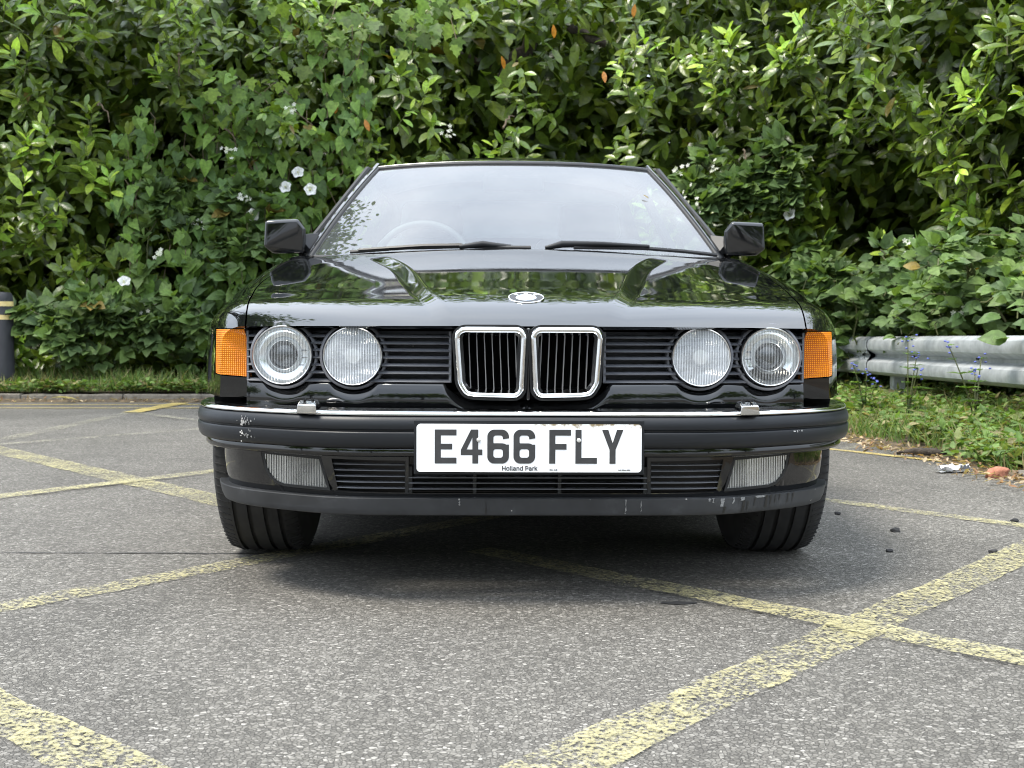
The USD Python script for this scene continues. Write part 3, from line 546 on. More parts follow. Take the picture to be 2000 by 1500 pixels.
# scrapes on the bumper corner, left of the photo
def bpt(x, z, off):
    k = int(np.clip(np.interp(x, PATH[:, 0], np.arange(len(PATH))), 1, len(PATH) - 2)); d = PATH[k + 1] - PATH[k - 1]; n = np.array([d[1], -d[0]]) / np.linalg.norm(d)
    return np.array([x + n[0] * off, float(np.interp(x, PATH[:, 0], PATH[:, 1])) + n[1] * off, z])
r2 = np.random.default_rng(5)
def scrape(x, z, w, h, n, m):
    out = []
    for _ in range(n):
        cx, cz = x + r2.normal() * w, z + r2.normal() * h; a, b = r2.uniform(.0008, .0026), r2.uniform(.0008, .0034)
        q = [bpt(cx + a * math.cos(t) * r2.uniform(.6, 1.2), cz + b * math.sin(t) * r2.uniform(.6, 1.2), .0092) for t in np.linspace(0, 2 * np.pi, 7)[:-1]]
        t = tm(q, [(0, i, i + 1) for i in range(1, 5)]); 
        if t.face_normals[:, 1].mean() > 0: t.faces = t.faces[:, ::-1]
        out.append(t)
    obj('scrape', cat(*out), m, bp, False)
scrape(-.684, .437, .003, .006, 22, 'scuff_white'); scrape(-.672, .437, .009, .006, 26, 'scuff_grey'); scrape(-.684, .404, .002, .010, 9, 'scuff_white'); scrape(-.668, .402, .008, .006, 16, 'scuff_grey'); scrape(.640, .419, .010, .0008, 9, 'scuff_white')

# bonnet badge
nb = obj('bonnet_badge', lathe_y([(.0412, .012), (.0412, -.0018), (.0400, -.0034), (.0378, -.0034), (.0370, -.0018), (.0005, -.0018)], 0, 0), 'chrome', bn, 40)
def on_bonnet(t):
    t = as_tm(t).copy(); v = t.vertices.copy(); s0 = .185; a = math.radians(18.5)
    # local: x right, z up the bonnet, -y out of the bonnet
    up, out = np.array([0, math.cos(a), math.sin(a)]), np.array([0, -math.sin(a), math.cos(a)])
    t.vertices = np.array([0, .115 + s0, float(ZC(s0))]) + 1.14 * (v[:, :1] * [1, 0, 0] + v[:, 2:] * up - v[:, 1:2] * out) + [0, 0, .002]; return t
stage.RemovePrim(nb.GetPath()); used[str(nb.GetPath())] = 0
nb = obj('bonnet_badge', on_bonnet(lathe_y([(.0412, .012), (.0412, -.0018), (.0400, -.0034), (.0378, -.0034), (.0370, -.0018), (.0005, -.0018)], 0, 0)), 'chrome', bn, 40)
ann = sg.Point(0, 0).buffer(.0370, quad_segs=16).difference(sg.Point(0, 0).buffer(.0235, quad_segs=16))
obj('badge_ring', on_bonnet(flat_shape(ann, 0, 0, -.0024, -.0015)), 'badge_black', nb, False)
for k in range(4):
    a = np.linspace(k * np.pi / 2, (k + 1) * np.pi / 2, 9); q = sg.Polygon([(0, 0)] + [(.0230 * math.cos(t), .0230 * math.sin(t)) for t in a]).buffer(-.0003)
    obj('badge_quarter', on_bonnet(flat_shape(q, 0, 0, -.0028, -.0015)), 'badge_white' if k % 2 == 0 else 'badge_blue', nb, False)
for ch_, an in (('B', 135), ('M', 90), ('W', 45)):
    t = meshkit.text_mesh(ch_, .0085, .0006, True); v = t.vertices - [t.bounds[:, 0].mean(), .00425, 0]; th = math.radians(an - 90); c, s_ = math.cos(th), math.sin(th)
    xr, zr = v[:, 0] * c - v[:, 1] * s_, v[:, 0] * s_ + v[:, 1] * c; t.vertices = np.c_[xr + .0302 * math.cos(math.radians(an)), -.0024 - v[:, 2], zr + .0302 * math.sin(math.radians(an))]
    obj('badge_letter', on_bonnet(t), 'screw', nb, False)

# ------------------------------------------------------------------ greenhouse
def ws(u, v):
    """windscreen: u -1..1 across, v 0 bottom .. 1 top"""
    x0, x1 = .748, .548; x = u * (x0 + (x1 - x0) * v)
    yb, yt = 1.500 + .165 * abs(u) ** 2.2, 2.100 + .085 * abs(u) ** 2.2; zb, zt = .905 + .012 * u * u, 1.318 - .014 * abs(u) ** 2.5
    return np.array([x, yb + (yt - yb) * v - .020 * 4 * v * (1 - v) * 1.0, zb + (zt - zb) * v + .010 * 4 * v * (1 - v)])
U, V = np.linspace(-1, 1, 33), np.linspace(0, 1, 17)
gl = grid([[ws(u, v) for u in U] for v in V])
if gl.face_normals[:, 1].mean() > 0: gl.faces = gl.faces[:, ::-1]
wsn = obj('windscreen', gl, 'windscreen_glass', car, True)
obj('screen_seal', cat(tube([ws(-1, v) for v in V], .0085), tube([ws(1, v) for v in V], .0085), tube([ws(u, 1) for u in U], .0085), tube([ws(u, 0) for u in U], .010)), 'rubber_seal', wsn, 50)
obj('screen_trim', cat(tube([ws(-1, v) + [-.010, -.004, .003] for v in V], .0035, 6), tube([ws(1, v) + [.010, -.004, .003] for v in V], .003, 6), tube([ws(u, 1) + [0, .004, .010] for u in U], .0024, 6)), 'trim_metal', wsn, 50)
# roof skin with rails
def roof(u, w):
    """u -1..1 across, w 0 front .. 1 rear"""
    y = 2.112 + w * 1.50; xr = .572 + .022 * math.sin(math.pi * min(1, w * 1.1)); zc = float(np.interp(w, [0, .06, .14, .30, .5, .75, .92, 1], [1.328, 1.352, 1.374, 1.398, 1.408, 1.395, 1.362, 1.335]))
    edge = abs(u) ** 3.0
    return np.array([u * xr, y + .085 * abs(u) ** 2.2 * max(0, 1 - 3 * w) - .06 * abs(u) ** 2 * max(0, w * 3 - 2), zc - (.030 + .035 * math.sin(math.pi * w)) * edge - .018 * u * u])
rf = np.array([[roof(u, w) for u in np.linspace(-1, 1, 33)] for w in np.r_[0, .02, .05, .1, .16, np.linspace(.25, .9, 10), .95, 1]]); t = grid(rf)
if t.face_normals[:, 2].mean() < 0: t.faces = t.faces[:, ::-1]
lo = t.copy(); lo.vertices = lo.vertices - [0, 0, .012]; lo.faces = lo.faces[:, ::-1]
obj('roof', cat(t, lo), 'car_paint', car, 50)
for s in (-1, 1):
    B, T = ws(1, 0), ws(1, 1)
    P = []
    for v in np.linspace(-.04, 1.04, 16):
        p = B + (T - B) * v + (ws(1, min(max(v, 0), 1)) - (B + (T - B) * min(max(v, 0), 1)))
        out = np.array([.030 - .006 * v, .075, .010]); P.append([p + [.004, -.004, .010], p + np.array([.016, .010, .014]), p + out, p + out + [-.020, .006, -.02], p + [-.006, .03, -.018], p + [-.006, .004, -.006]])
    obj('windscreen_pillar', both(loft(P), s), 'car_paint', car, 40)
    # roof rail, side glass with frames, rear pillar
    rail = [roof(1, w) + [.004, 0, -.010] for w in np.linspace(0, 1, 14)]
    obj('roof_rail', both(tube(rail, .020, 8), s), 'car_paint', car, 50)
    gt = lambda y: np.array([.592 + .012 * math.sin((y - 2.2) * 1.6), y, 1.308 + .030 * math.sin(np.clip((y - 2.2) / 1.3, 0, 1) * math.pi)])
    gb = lambda y: np.array([.792, y, .938])
    yt, yb = np.linspace(2.22, 3.50, 14), np.linspace(1.74, 3.92, 14)
    P = [[gb(b), gb(b) * .5 + gt(a) * .5 + [.012, 0, 0], gt(a)] for a, b in zip(yt, yb)]
    t = grid(P); obj('side_window', both(t, s), 'side_glass', car, True)
    obj('window_frame', both(cat(tube([gb(b) + [.004, 0, .0] for b in yb], .010, 6), tube([gt(a) for a in yt], .010, 6), tube([gb(yb[0]), gt(yt[0])], .012, 6)), s), 'rubber_seal', car, 50)
    obj('door_pillar', both(loft([[gb(2.74) + [.004, 0, 0], gb(2.84) + [.004, 0, 0], gb(2.84) - [.03, 0, 0], gb(2.74) - [.03, 0, 0]], [gt(2.82) + [.004, 0, 0], gt(2.90) + [.004, 0, 0], gt(2.90) - [.03, 0, 0], gt(2.82) - [.03, 0, 0]]]), s), 'rubber_seal', car, 30)
    cp = [gb(3.92), gb(4.25) - [.05, 0, .0], roof(1, 1) + [.0, .05, -.02], gt(3.50)]
    obj('rear_pillar', both(loft([[p + [.012, 0, 0] for p in cp], [p - [.04, 0, 0] for p in cp]]), s), 'car_paint', car, 30)
    # mirror
    mm = hull_pts([(.906, 1.690, .965), (.902, 1.692, 1.040), (.802, 1.690, 1.044), (.782, 1.695, 1.018), (.786, 1.700, .946), (.885, 1.695, .948), (.895, 1.770, .968), (.893, 1.765, 1.052), (.812, 1.765, 1.056), (.792, 1.78, .955)], .014, 14)
    mo = obj('door_mirror', both(mm, s), 'car_paint', car, 34)
    obj('mirror_glass', both(rbox(.800, .892, 1.779, 1.782, .966, 1.046, .001), s), 'reflector', mo, False)
    obj('mirror_foot', both(hull_pts([(.742, 1.72, .930), (.748, 1.84, .930), (.735, 1.78, 1.010), (.795, 1.74, .950), (.800, 1.74, 1.000)], .005, 8), s), 'mirror_shell', mo, 30)
    # door handles
    for hy in (2.58, 3.46): obj('door_handle', both(rbox(.905, .926, hy, hy + .18, .775, .805, .006), s), 'black_plastic', car, 30)
rg = [[np.array([u * (.56 + .14 * v), 3.60 + .52 * v - .05 * u * u, 1.325 - .35 * v]) for u in np.linspace(-1, 1, 15)] for v in np.linspace(0, 1, 9)]
obj('rear_window', grid(rg), 'side_glass', car, True)
# boot lid line, rear lamps, rear bumper (seen only from the side)
for s in (-1, 1): obj('rear_lamp', both(rbox(.36, .70, 4.845, 4.895, .66, .80, .01), s), 'rear_red', car, 30)
obj('rear_bumper', rbox(-.85, .85, 4.72, 4.94, .36, .55, .03), 'bumper_rubber', car, 40)
# wipers
def wiper(pts, w, lab=None):
    return tube(pts, w, 6)
def gpt(u, v, o=.012): return ws(u, v) + np.array([0, -o * .5, o])
wi = obj('wiper', cat(tube([(-.200, 1.480, .946), (-.12, 1.482, .957), (-.02, 1.485, .948)], [.008, .012, .008], 8), tube([(-.19, 1.485, .952), (-.33, 1.500, .950), (-.56, 1.552, .938)], [.009, .0085, .006], 6)), 'black_plastic', car, 50, label='wiper lying along the left half of the screen')
obj('wiper_blade', tube([(-.590, 1.565, .932), (-.40, 1.520, .944), (-.2, 1.490, .948), (.05, 1.476, .945)], .0072, 6), 'rubber_seal', wi, 50)
wi = obj('wiper', cat(tube([(.100, 1.478, .944), (.16, 1.480, .958), (.30, 1.490, .960), (.47, 1.522, .955)], [.007, .013, .009, .006], 8)), 'black_plastic', car, 50, label='wiper with raised arm on the right half of the screen')
obj('wiper_blade', tube([(.20, 1.480, .947), (.45, 1.522, .948), (.60, 1.572, .941), (.73, 1.632, .932)], .0075, 6), 'rubber_seal', wi, 50)
# interior
dash = loft([[(x, 1.62 + .12 * (x / .7) ** 2, .870), (x, 1.80, .925), (x, 1.98, .905), (x, 2.02, .84), (x, 1.95, .62), (x, 1.66, .60)] for x in np.linspace(-.70, .70, 9)])
obj('dashboard', dash, 'interior', car, 40)
a = np.linspace(0, 2 * np.pi, 41); sw = np.c_[-.36 + .19 * np.cos(a), 2.06 + .06 * np.sin(a), .90 + .18 * np.sin(a)]
st_ = obj('steering_wheel', tube(sw, .014, 8), 'leather', car, 60); obj('wheel_hub', hull_pts([(-.44, 2.06, .90), (-.28, 2.06, .90), (-.36, 2.03, .82)], .03), 'leather', st_, 40)
for sx in (-.36, .36):
    se = obj('front_seat', hull_pts([(sx - .22, 2.55, .55), (sx + .22, 2.55, .55), (sx - .2, 2.78, 1.02), (sx + .2, 2.78, 1.02), (sx - .22, 2.70, .5), (sx + .22, 2.70, .5)], .05), 'leather', car, 40)
    obj('headrest', hull_pts([(sx - .11, 2.80, 1.10), (sx + .11, 2.80, 1.10), (sx - .10, 2.82, 1.20), (sx + .10, 2.82, 1.20)], .035), 'leather', se, 40)
obj('rear_seat', hull_pts([(-.6, 3.55, .5), (.6, 3.55, .5), (-.6, 3.85, .98), (.6, 3.85, .98)], .06), 'leather', car, 40)
obj('rear_view_mirror', hull_pts([(-.11, 2.12, 1.222), (.11, 2.12, 1.222), (-.11, 2.12, 1.262), (.11, 2.12, 1.262)], .012), 'interior', car, 40)
obj('cabin_floor', box(-.69, .69, 1.79, 3.99, .345, .36), 'interior', car, False)
# wheels
def wheel(x, y, s):
    w = .118; rr = .325
    prof = [(.205, -w + .012), (.225, -w - .002), (.262, -w - .006), (.292, -w + .002), (.310, -w + .012), (.3195, -w + .030)]
    for c in (-.062, -.022, .022, .062): prof += [(.3235, c - .0058), (.3160, c - .0050), (.3160, c + .0050), (.3235, c + .0058)]
    prof += [(.3195, w - .030), (.310, w - .012), (.292, w - .002), (.262, w + .006), (.225, w + .002), (.205, w - .012)]
    seg = 120; a = np.linspace(0, 2 * np.pi, seg, endpoint=False); p = np.array(prof)
    P = np.stack([np.broadcast_to(p[:, None, 1], (len(p), seg)), p[:, None, 0] * np.cos(a), p[:, None, 0] * np.sin(a)], -1)
    t = grid(P, close_u=True, close_v=True)
    if t.volume < 0: t.faces = t.faces[:, ::-1]
    v = t.vertices.copy(); v[:, 2] = np.maximum(v[:, 2], -.3215); t.vertices = v + [x, y, .325]
    wh = obj('wheel', t, 'tyre_rubber', car, 40)
    # shoulder tread: sipes as thin dark blocks set in
    sip = []
    for k in range(90):
        an = k * 2 * np.pi / 90 + .01
        for q in (-1, 1):
            b = box(-.017, .017, -.0018, .0018, -.0035, .0006).rotate((0, 0, 6 * q)); b = b.rotate((0, -q * -18, 0)).translate((q * .092, 0, .3185)).rotate((math.degrees(an), 0, 0)); sip.append(as_tm(b))
    t = cat(*sip); v = t.vertices.copy(); keep = None; v[:, 2] = np.maximum(v[:, 2], -.3205); t.vertices = v + [x, y, .325]
    tag(obj('tread_blocks', t, 'tyre_rubber', wh, False), kind='stuff')
    obj('rim', cat(as_tm(cyl_x(.207, -.085, .085, 0, 0, 48) - cyl_x(.19, -.2, .05, 0, 0, 48) if s > 0 else cyl_x(.207, -.085, .085, 0, 0, 48) - cyl_x(.19, -.05, .2, 0, 0, 48)).apply_translation((x, y, .325))), 'alloy', wh, 30)
    sp = [as_tm(rbox(-.012, .012, -.022, .022, .05, .195, .006).rotate((k * 51.4, 0, 0)).translate((x + s * .075, y, .325))) for k in range(7)]
    obj('spokes', cat(*sp), 'alloy', wh, 30)
    obj('brake_disc', cyl_x(.15, x - .02 - s * .02, x + .005 - s * .02, y, .325, 40), 'disc_iron', wh, 30)
for s in (-1, 1):
    wheel(s * .737, .84, s); wheel(s * .75, 3.673, s)
    obj('arch_liner', both(cat(as_tm(cyl_x(.366, .50, .515, .84, .325) ^ box(.4, 1, .56, 1.4, .24, .8)), as_tm((cyl_x(.366, .515, .84, .84, .325) - cyl_x(.358, .5, .90, .84, .325)) ^ box(.4, 1, .3, 1.4, .40, .8))), s), 'dark_void', car, 40)
obj('underbody', box(-.60, .60, .40, 4.6, .185, .215) + box(-.45, .45, .3, 1.4, .20, .5) + box(-.74, .74, .78, .90, .26, .36) + box(-.12, .12, 1.2, 4.5, .15, .2) + box(-.6, .6, 3.5, 3.8, .16, .25) + box(.60, .84, 1.28, 3.24, .165, .21) + box(-.84, -.60, 1.28, 3.24, .165, .21) + box(-.55, .55, 3.9, 4.7, .17, .25), 'dark_void', car, False)  # low sills, tunnel and axle boxes added to darken the ground beneath

# ------------------------------------------------------------------ foliage
def unit(a): return a / (np.linalg.norm(a, axis=-1, keepdims=True) + 1e-12)
def strip_leaf(rows, fold=.22, droop=.18, wave=.0):
    """leaf along +y, face up +z: (t, half width) rows, three columns"""
    v = [(0, 0, 0)]; 
    for k, (t, w) in enumerate(rows[1:-1]):
        z = -droop * t * t; e = fold * w + wave * (-1) ** k
        v += [(-w, t, z + e), (0, t, z), (w, t, z + e)]
    t = rows[-1][0]; v.append((0, t, -droop * t * t)); n = len(rows) - 2; f = [(0, 2, 1), (0, 3, 2)]
    for k in range(n - 1):
        a, b = 1 + 3 * k, 4 + 3 * k; f += [(a, a + 1, b + 1), (a, b + 1, b), (a + 1, a + 2, b + 2), (a + 1, b + 2, b + 1)]
    a = 1 + 3 * (n - 1); e = 1 + 3 * n; f += [(a, a + 1, e), (a + 1, a + 2, e)]
    return np.array(v, float), np.array(f)
def fan_leaf(out, c=(0, .3), fold=.15, droop=.15):
    o = np.array(out, float); v = np.vstack([[c[0], c[1], 0], np.c_[o, np.zeros(len(o))]]); v[:, 2] = fold * np.abs(v[:, 0]) - droop * np.clip(v[:, 1], 0, 2) ** 2
    n = len(o); return v, np.array([(0, 1 + i, 1 + (i + 1) % n) for i in range(n)])
LAUREL = strip_leaf([(0, 0), (.10, .055), (.30, .155), (.55, .195), (.78, .150), (.93, .060), (1, 0)], .25, .20)
LAUREL_LO = strip_leaf([(0, 0), (.30, .17), (.72, .18), (1, 0)], .25, .2)
OVATE = strip_leaf([(0, 0), (.08, .17), (.28, .31), (.52, .29), (.78, .15), (1, 0)], .2, .16, .012)
HEART = fan_leaf([(0, 0), (.12, -.13), (.28, -.15), (.385, -.03), (.40, .14), (.33, .38), (.20, .64), (.08, .86), (0, 1), (-.08, .86), (-.20, .64), (-.33, .38), (-.40, .14), (-.385, -.03), (-.28, -.15), (-.12, -.13)], (0, .28), .22, .22)
LOBED = fan_leaf([(0, 0), (.16, -.06), (.34, -.02), (.30, .12), (.52, .28), (.56, .44), (.36, .42), (.27, .50), (.30, .70), (.16, .76), (0, 1), (-.16, .76), (-.30, .70), (-.27, .50), (-.36, .42), (-.56, .44), (-.52, .28), (-.30, .12), (-.34, -.02), (-.16, -.06)], (0, .32), .12, .14)
DOCK = strip_leaf([(0, 0), (.10, .07), (.35, .15), (.62, .14), (.86, .07), (1, 0)], .2, .45, .01)
def frames(d, up):
    y = unit(d); z = unit(up - (up * y).sum(-1, keepdims=True) * y); x = np.cross(y, z); return np.stack([x, y, z], -1)
class Leaves:
    def __init__(self): self.stems = []; self.b, self.R, self.s, self.c, self.front, self.k = [], [], [], [], [], []
    def add(self, base, d, up, size, col, tmpl, front=True, wid=1.0):
        n = len(base); self.b.append(base); R = frames(d, up) * np.broadcast_to(size, (n,))[:, None, None]; R[:, :, 0] *= np.broadcast_to(wid, (n,))[:, None]
        self.R.append(R); self.c.append(np.broadcast_to(col, (n, 3))); self.front.append(np.full(n, front)); self.k.append(np.full(n, tmpl)); self.s.append(np.broadcast_to(size, (n,)))
TMPL = [LAUREL, LAUREL_LO, OVATE, HEART, LOBED, DOCK]
def pix(p):
    t = math.atan(110 / 2400.0); q = p - np.array([0, 0, CAM_H]); dep = q[:, 1] * math.cos(t) - q[:, 2] * math.sin(t); up = q[:, 1] * math.sin(t) + q[:, 2] * math.cos(t)
    return 1000 + 2400 * q[:, 0] / dep, 750 - 2400 * up / dep, dep
def finish(L, parent, mat_, singles=300, name='leaf', stuffname='foliage', seed=0):
    """the leaves that show largest become parts of their own, the rest one part"""
    b, R, c, fr, k, s = (np.concatenate(x) for x in (L.b, L.R, L.c, L.front, L.k, L.s)); r = np.random.default_rng(seed)
    u, v, dep = pix(b); facing = np.abs(R[:, 1, 2]) / s
    score = s / np.maximum(dep, 1) * (.35 + facing) * fr * (u > 5) * (u < 1995) * (v > 0) * (v < 1000) * r.uniform(.75, 1.0, len(b))
    order = np.argsort(-score); pick = order[:singles]; pick = pick[score[pick] > 0]; rest = np.setdiff1d(np.arange(len(b)), pick)
    V, F, T, n0 = [], [], [], 0
    for q in range(len(TMPL)):
        i = rest[k[rest] == q]
        if not len(i): continue
        tv, tf = TMPL[q]; W = np.einsum('nij,vj->nvi', R[i], tv) + b[i][:, None]
        V.append(W.reshape(-1, 3)); F.append((tf[None] + (np.arange(len(i)) * len(tv))[:, None, None]).reshape(-1, 3) + n0); T.append(np.repeat(c[i], len(tv), 0)); n0 += len(i) * len(tv)
    if V: obj(stuffname, (np.vstack(V), np.vstack(F)), mat_, parent, True, kind='stuff', tone=np.vstack(T))
    if L.stems:
        W = np.concatenate(L.stems); obj('shoot_stems', (W.reshape(-1, 3), (np.array([(0, 1, 4), (0, 4, 3), (1, 2, 5), (1, 5, 4), (2, 0, 3), (2, 3, 5)])[None] + (np.arange(len(W)) * 6)[:, None, None]).reshape(-1, 3)), 'cane_green', parent, False, kind='stuff')
    for i in pick:
        tv, tf = TMPL[k[i]]; obj(name, (tv @ R[i].T + b[i], tf), mat_, parent, True, tone=np.repeat(c[i][None], len(tv), 0))
hx = CubicSpline([0, 3, 6, 9, 10.4, 11.6, 13.2, 15.2, 17.6, 20, 22], np.array([(-10.5, 12.1), (-7, 12.2), (-4, 12.25), (-1, 12.45), (.5, 12.7), (1.7, 12.4), (2.9, 11.3), (3.75, 9.6), (4.5, 7.4), (5.6, 5.4), (7.2, 4.2)]))
def hedge_pt(t, z, depth=0.0):
    p = hx(t); d = unit(hx(t, 1)); n = np.stack([d[..., 1], -d[..., 0]], -1)
    q = np.stack([t, z, 0 * t], -1); b = 1.25 * (meshkit.fbm(q * .75, 3, 11) - .5) + .5 * (meshkit.fbm(q * 2.3, 2, 12) - .5)
    lean = .25 * np.clip((z - 1.2) / 2.5, 0, 1) * (t > 9.5) - .35 * np.clip((z - 3.8) / 2, 0, 1)
    o = b + lean - depth
    out = np.concatenate([n, np.zeros(n.shape[:-1] + (1,))], -1)
    return np.concatenate([p + n * o[..., None], z[..., None]], -1), out
UP = np.array([0, 0, 1.0])
MATURE = np.array([(.042, .070, .009), (.054, .085, .010), (.064, .097, .011), (.044, .071, .013), (.080, .108, .012)]); YOUNG = np.array([(.160, .240, .026), (.125, .205, .024), (.195, .265, .036), (.095, .170, .022)])
def tint(base, n, r, k=.20): 
    c = 1.85 * base[r.integers(0, len(base), n)] * (1 + r.normal(0, k, (n, 1))).clip(.5, 1.6); d = r.random(n) < .004; c[d] = np.array([.20, .15, .035]) * r.uniform(.6, 1.2, (d.sum(), 1)); return c
def shoots(L, P, out, r, young=.35, n=9, size=(.14, .205), length=(.24, .42), tmpl=0, front=True, upw=.55, mature=MATURE, fresh=YOUNG, droop=0.0):
    """leafy shoots: leaves in a spiral, old ones spreading below, fresh ones upright at the tip"""
    m = len(P); axis = unit(out * r.uniform(.35, 1.0, (m, 1)) + UP * r.uniform(upw - .45, upw + .45, (m, 1)) + r.normal(0, .35, (m, 3)))
    a = unit(np.cross(axis, np.broadcast_to([.31, .17, .93], axis.shape) + r.normal(0, .1, axis.shape))); b = np.cross(axis, a); ln = r.uniform(*length, (m, 1)); ph = r.uniform(0, 6.28, (m, 1)); fresh_ = r.random(m) < young; sz = r.uniform(*size, m)
    if front:
        e0, e1 = P - axis * ln * .55, P + axis * ln * .48; w = .0045; L.stems.append(np.stack([e0 + a * w, e0 + b * w, e0 - (a + b) * w, e1 + a * w * .5, e1 + b * w * .5, e1 - (a + b) * w * .5], 1))
    for i in range(n):
        f = i / (n - 1.0); an = ph + i * 2.4; rad = a * np.cos(an) + b * np.sin(an); op = math.radians(78 - 50 * f)
        d = unit(axis * math.cos(op) + rad * math.sin(op) - UP * (droop + .25 * (1 - f)) + r.normal(0, .12, (m, 3)))
        base = P + axis * ln * (f - .5); up = unit(UP * .66 + out * .68 + axis * .2 + r.normal(0, .22, (m, 3)))
        c = np.where((fresh_ & (f > .45))[:, None], tint(fresh, m, r), tint(mature, m, r) * (1 + .5 * f * fresh_[:, None]))
        s = sz * (1.0 - .35 * max(0, f - .55) / .45) * r.uniform(.8, 1.12, m)
        keep = r.random(m) > .06
        L.add(base[keep], d[keep], up[keep], s[keep], c[keep], tmpl, front, r.uniform(.85, 1.15, keep.sum()))
def filler(L, t0, t1, z0, z1, per, depth, size, r, tmpl=1, mask=None):
    n = int((t1 - t0) * (z1 - z0) * per); t, z = r.uniform(t0, t1, n), r.uniform(z0, z1, n); dp = r.uniform(*depth, n); P, out = hedge_pt(t, z, dp)
    if mask is not None: k = mask(P, r); P, out = P[k], out[k]
    n = len(P); d = unit(r.normal(0, 1, (n, 3)) + out * .5 - UP * .3); L.add(P, d, unit(UP * .6 + out * .5 + r.normal(0, .4, (n, 3))), r.uniform(*size, n), tint(MATURE * .72, n, r), tmpl, False)  # inner leaves older and darker, shade of the hollows put into their colour too
HOLES = [(1745, 425, 100, 62), (1190, 215, 60, 40), (1000, 235, 70, 30), (1640, 118, 45, 30), (1180, 195, 42, 28), (965, 120, 55, 34), (20, 262, 38, 24), (1500, 330, 55, 18), (150, 575, 28, 24), (205, 595, 22, 22), (760, 95, 26, 16), (1560, 470, 40, 26), (450, 320, 26, 16), (1690, 480, 60, 22)]
def not_hole(P, r):
    u, v, dep = pix(P); k = np.ones(len(P), bool)
    for a, b, c, d in HOLES: k &= ((u - a) / c) ** 2 + ((v - b) / d) ** 2 > r.uniform(.6, 1.4, len(P))
    return k
def not_sky(P, r):
    u, v, dep = pix(P); k = np.ones(len(P), bool)
    for a, b, c, d in ((915, 148, 20, 9), (905, 118, 13, 8), (938, 112, 8, 12), (900, 30, 6, 6)): k &= ((u - a) / c) ** 2 + ((v - b) / d) ** 2 > r.uniform(.7, 2.2, len(P))
    return k
def branches(parent, pts, seed, n=14, name='stem', mat_='bark', r0=.035):
    r = np.random.default_rng(seed)
    for _ in range(n):
        b = pts[r.integers(len(pts))] ; g = np.array([b[0] + r.normal(0, .25), b[1] + .5 + r.uniform(0, .3), -.05]); m1 = (g * .45 + b * .55) + r.normal(0, .12, 3)
        t = np.linspace(0, 1, 7)[:, None]; c = (1 - t) ** 2 * g + 2 * t * (1 - t) * m1 + t * t * b; obj(name, tube(c, np.linspace(r0, .007, 7), 6), mat_, parent, 60)
def laurel(label, t0, t1, seed, per=15, young=.35, z1=4.1, z0=.25, size=(.165, .245), droop=0.0, deep=True, mature=MATURE, group=None):
    r = np.random.default_rng(seed); L = Leaves(); th = thing('laurel_shrub', label, 'shrub', group=group)
    n = int((t1 - t0) * (z1 - z0) * per * 1.7); t, z = r.uniform(t0, t1, n), z0 + (z1 - z0) * r.random(n); cl = meshkit.fbm(np.c_[t * 1.9, z * 1.9, 0 * t + seed], 3, 19); P, out = hedge_pt(t, z, .30 - 1.5 * (cl - .40) + r.normal(0, .06, n)); k = not_hole(P, r) & (cl > r.uniform(.36, .56, n)); P, out = P[k], out[k]
    shoots(L, P, out, r, young, size=size, droop=droop, mature=mature)
    front = P
    n = int((t1 - t0) * 1.9 * per * .5); t, z = r.uniform(t0, t1, n), r.uniform(z1, 5.4, n) ; P, out = hedge_pt(t, z + .5 * (meshkit.fbm(np.c_[t * .9, 0 * t, 0 * t], 3, 5) - .5), r.uniform(0, .4, n)); shoots(L, P, out, r, young, n=7, size=(.2, .28), tmpl=1, front=False)
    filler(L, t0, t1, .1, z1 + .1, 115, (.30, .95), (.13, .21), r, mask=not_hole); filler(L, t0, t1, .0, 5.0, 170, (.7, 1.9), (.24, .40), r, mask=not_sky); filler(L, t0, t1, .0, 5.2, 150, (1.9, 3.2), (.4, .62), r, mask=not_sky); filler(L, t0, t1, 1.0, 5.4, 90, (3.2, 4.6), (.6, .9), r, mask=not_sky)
    finish(L, th, 'glossy_leaf', seed=seed); branches(th, front * [1, 1, .6] - [0, -.9, 0], seed, 6); return th
laurel('glossy laurel hedge filling the left third behind the grass verge', 0, 7.3, 21, 15, .40)
laurel('shaded laurel with drooping leaves behind the car roof', 7.3, 11.0, 22, 13, .22, size=(.15, .215), droop=.30, mature=MATURE * [1.05, 1.1, .9])
laurel('dense dark laurel towering over the crash barrier on the right', 11.0, 17.6, 23, 17, .30, z0=.9, size=(.16, .235), droop=.12)
r = np.random.default_rng(31); L = Leaves(); th = thing('laurel_shrub', 'laurel continuing out of frame at the far right end of the barrier', 'shrub'); n = 500; P, out = hedge_pt(r.uniform(17.6, 22, n), r.uniform(.2, 4.6, n), r.uniform(0, .4, n)); shoots(L, P, out, r, .3, n=8); filler(L, 17.6, 21.5, .1, 4.6, 120, (.1, .8), (.15, .24), r); filler(L, 17.6, 21.8, .0, 4.8, 130, (.8, 2.2), (.25, .42), r); filler(L, 17.6, 21.8, .0, 4.8, 90, (2.2, 4.0), (.5, .8), r); finish(L, th, 'glossy_leaf', seed=3); branches(th, P, 5, 5)

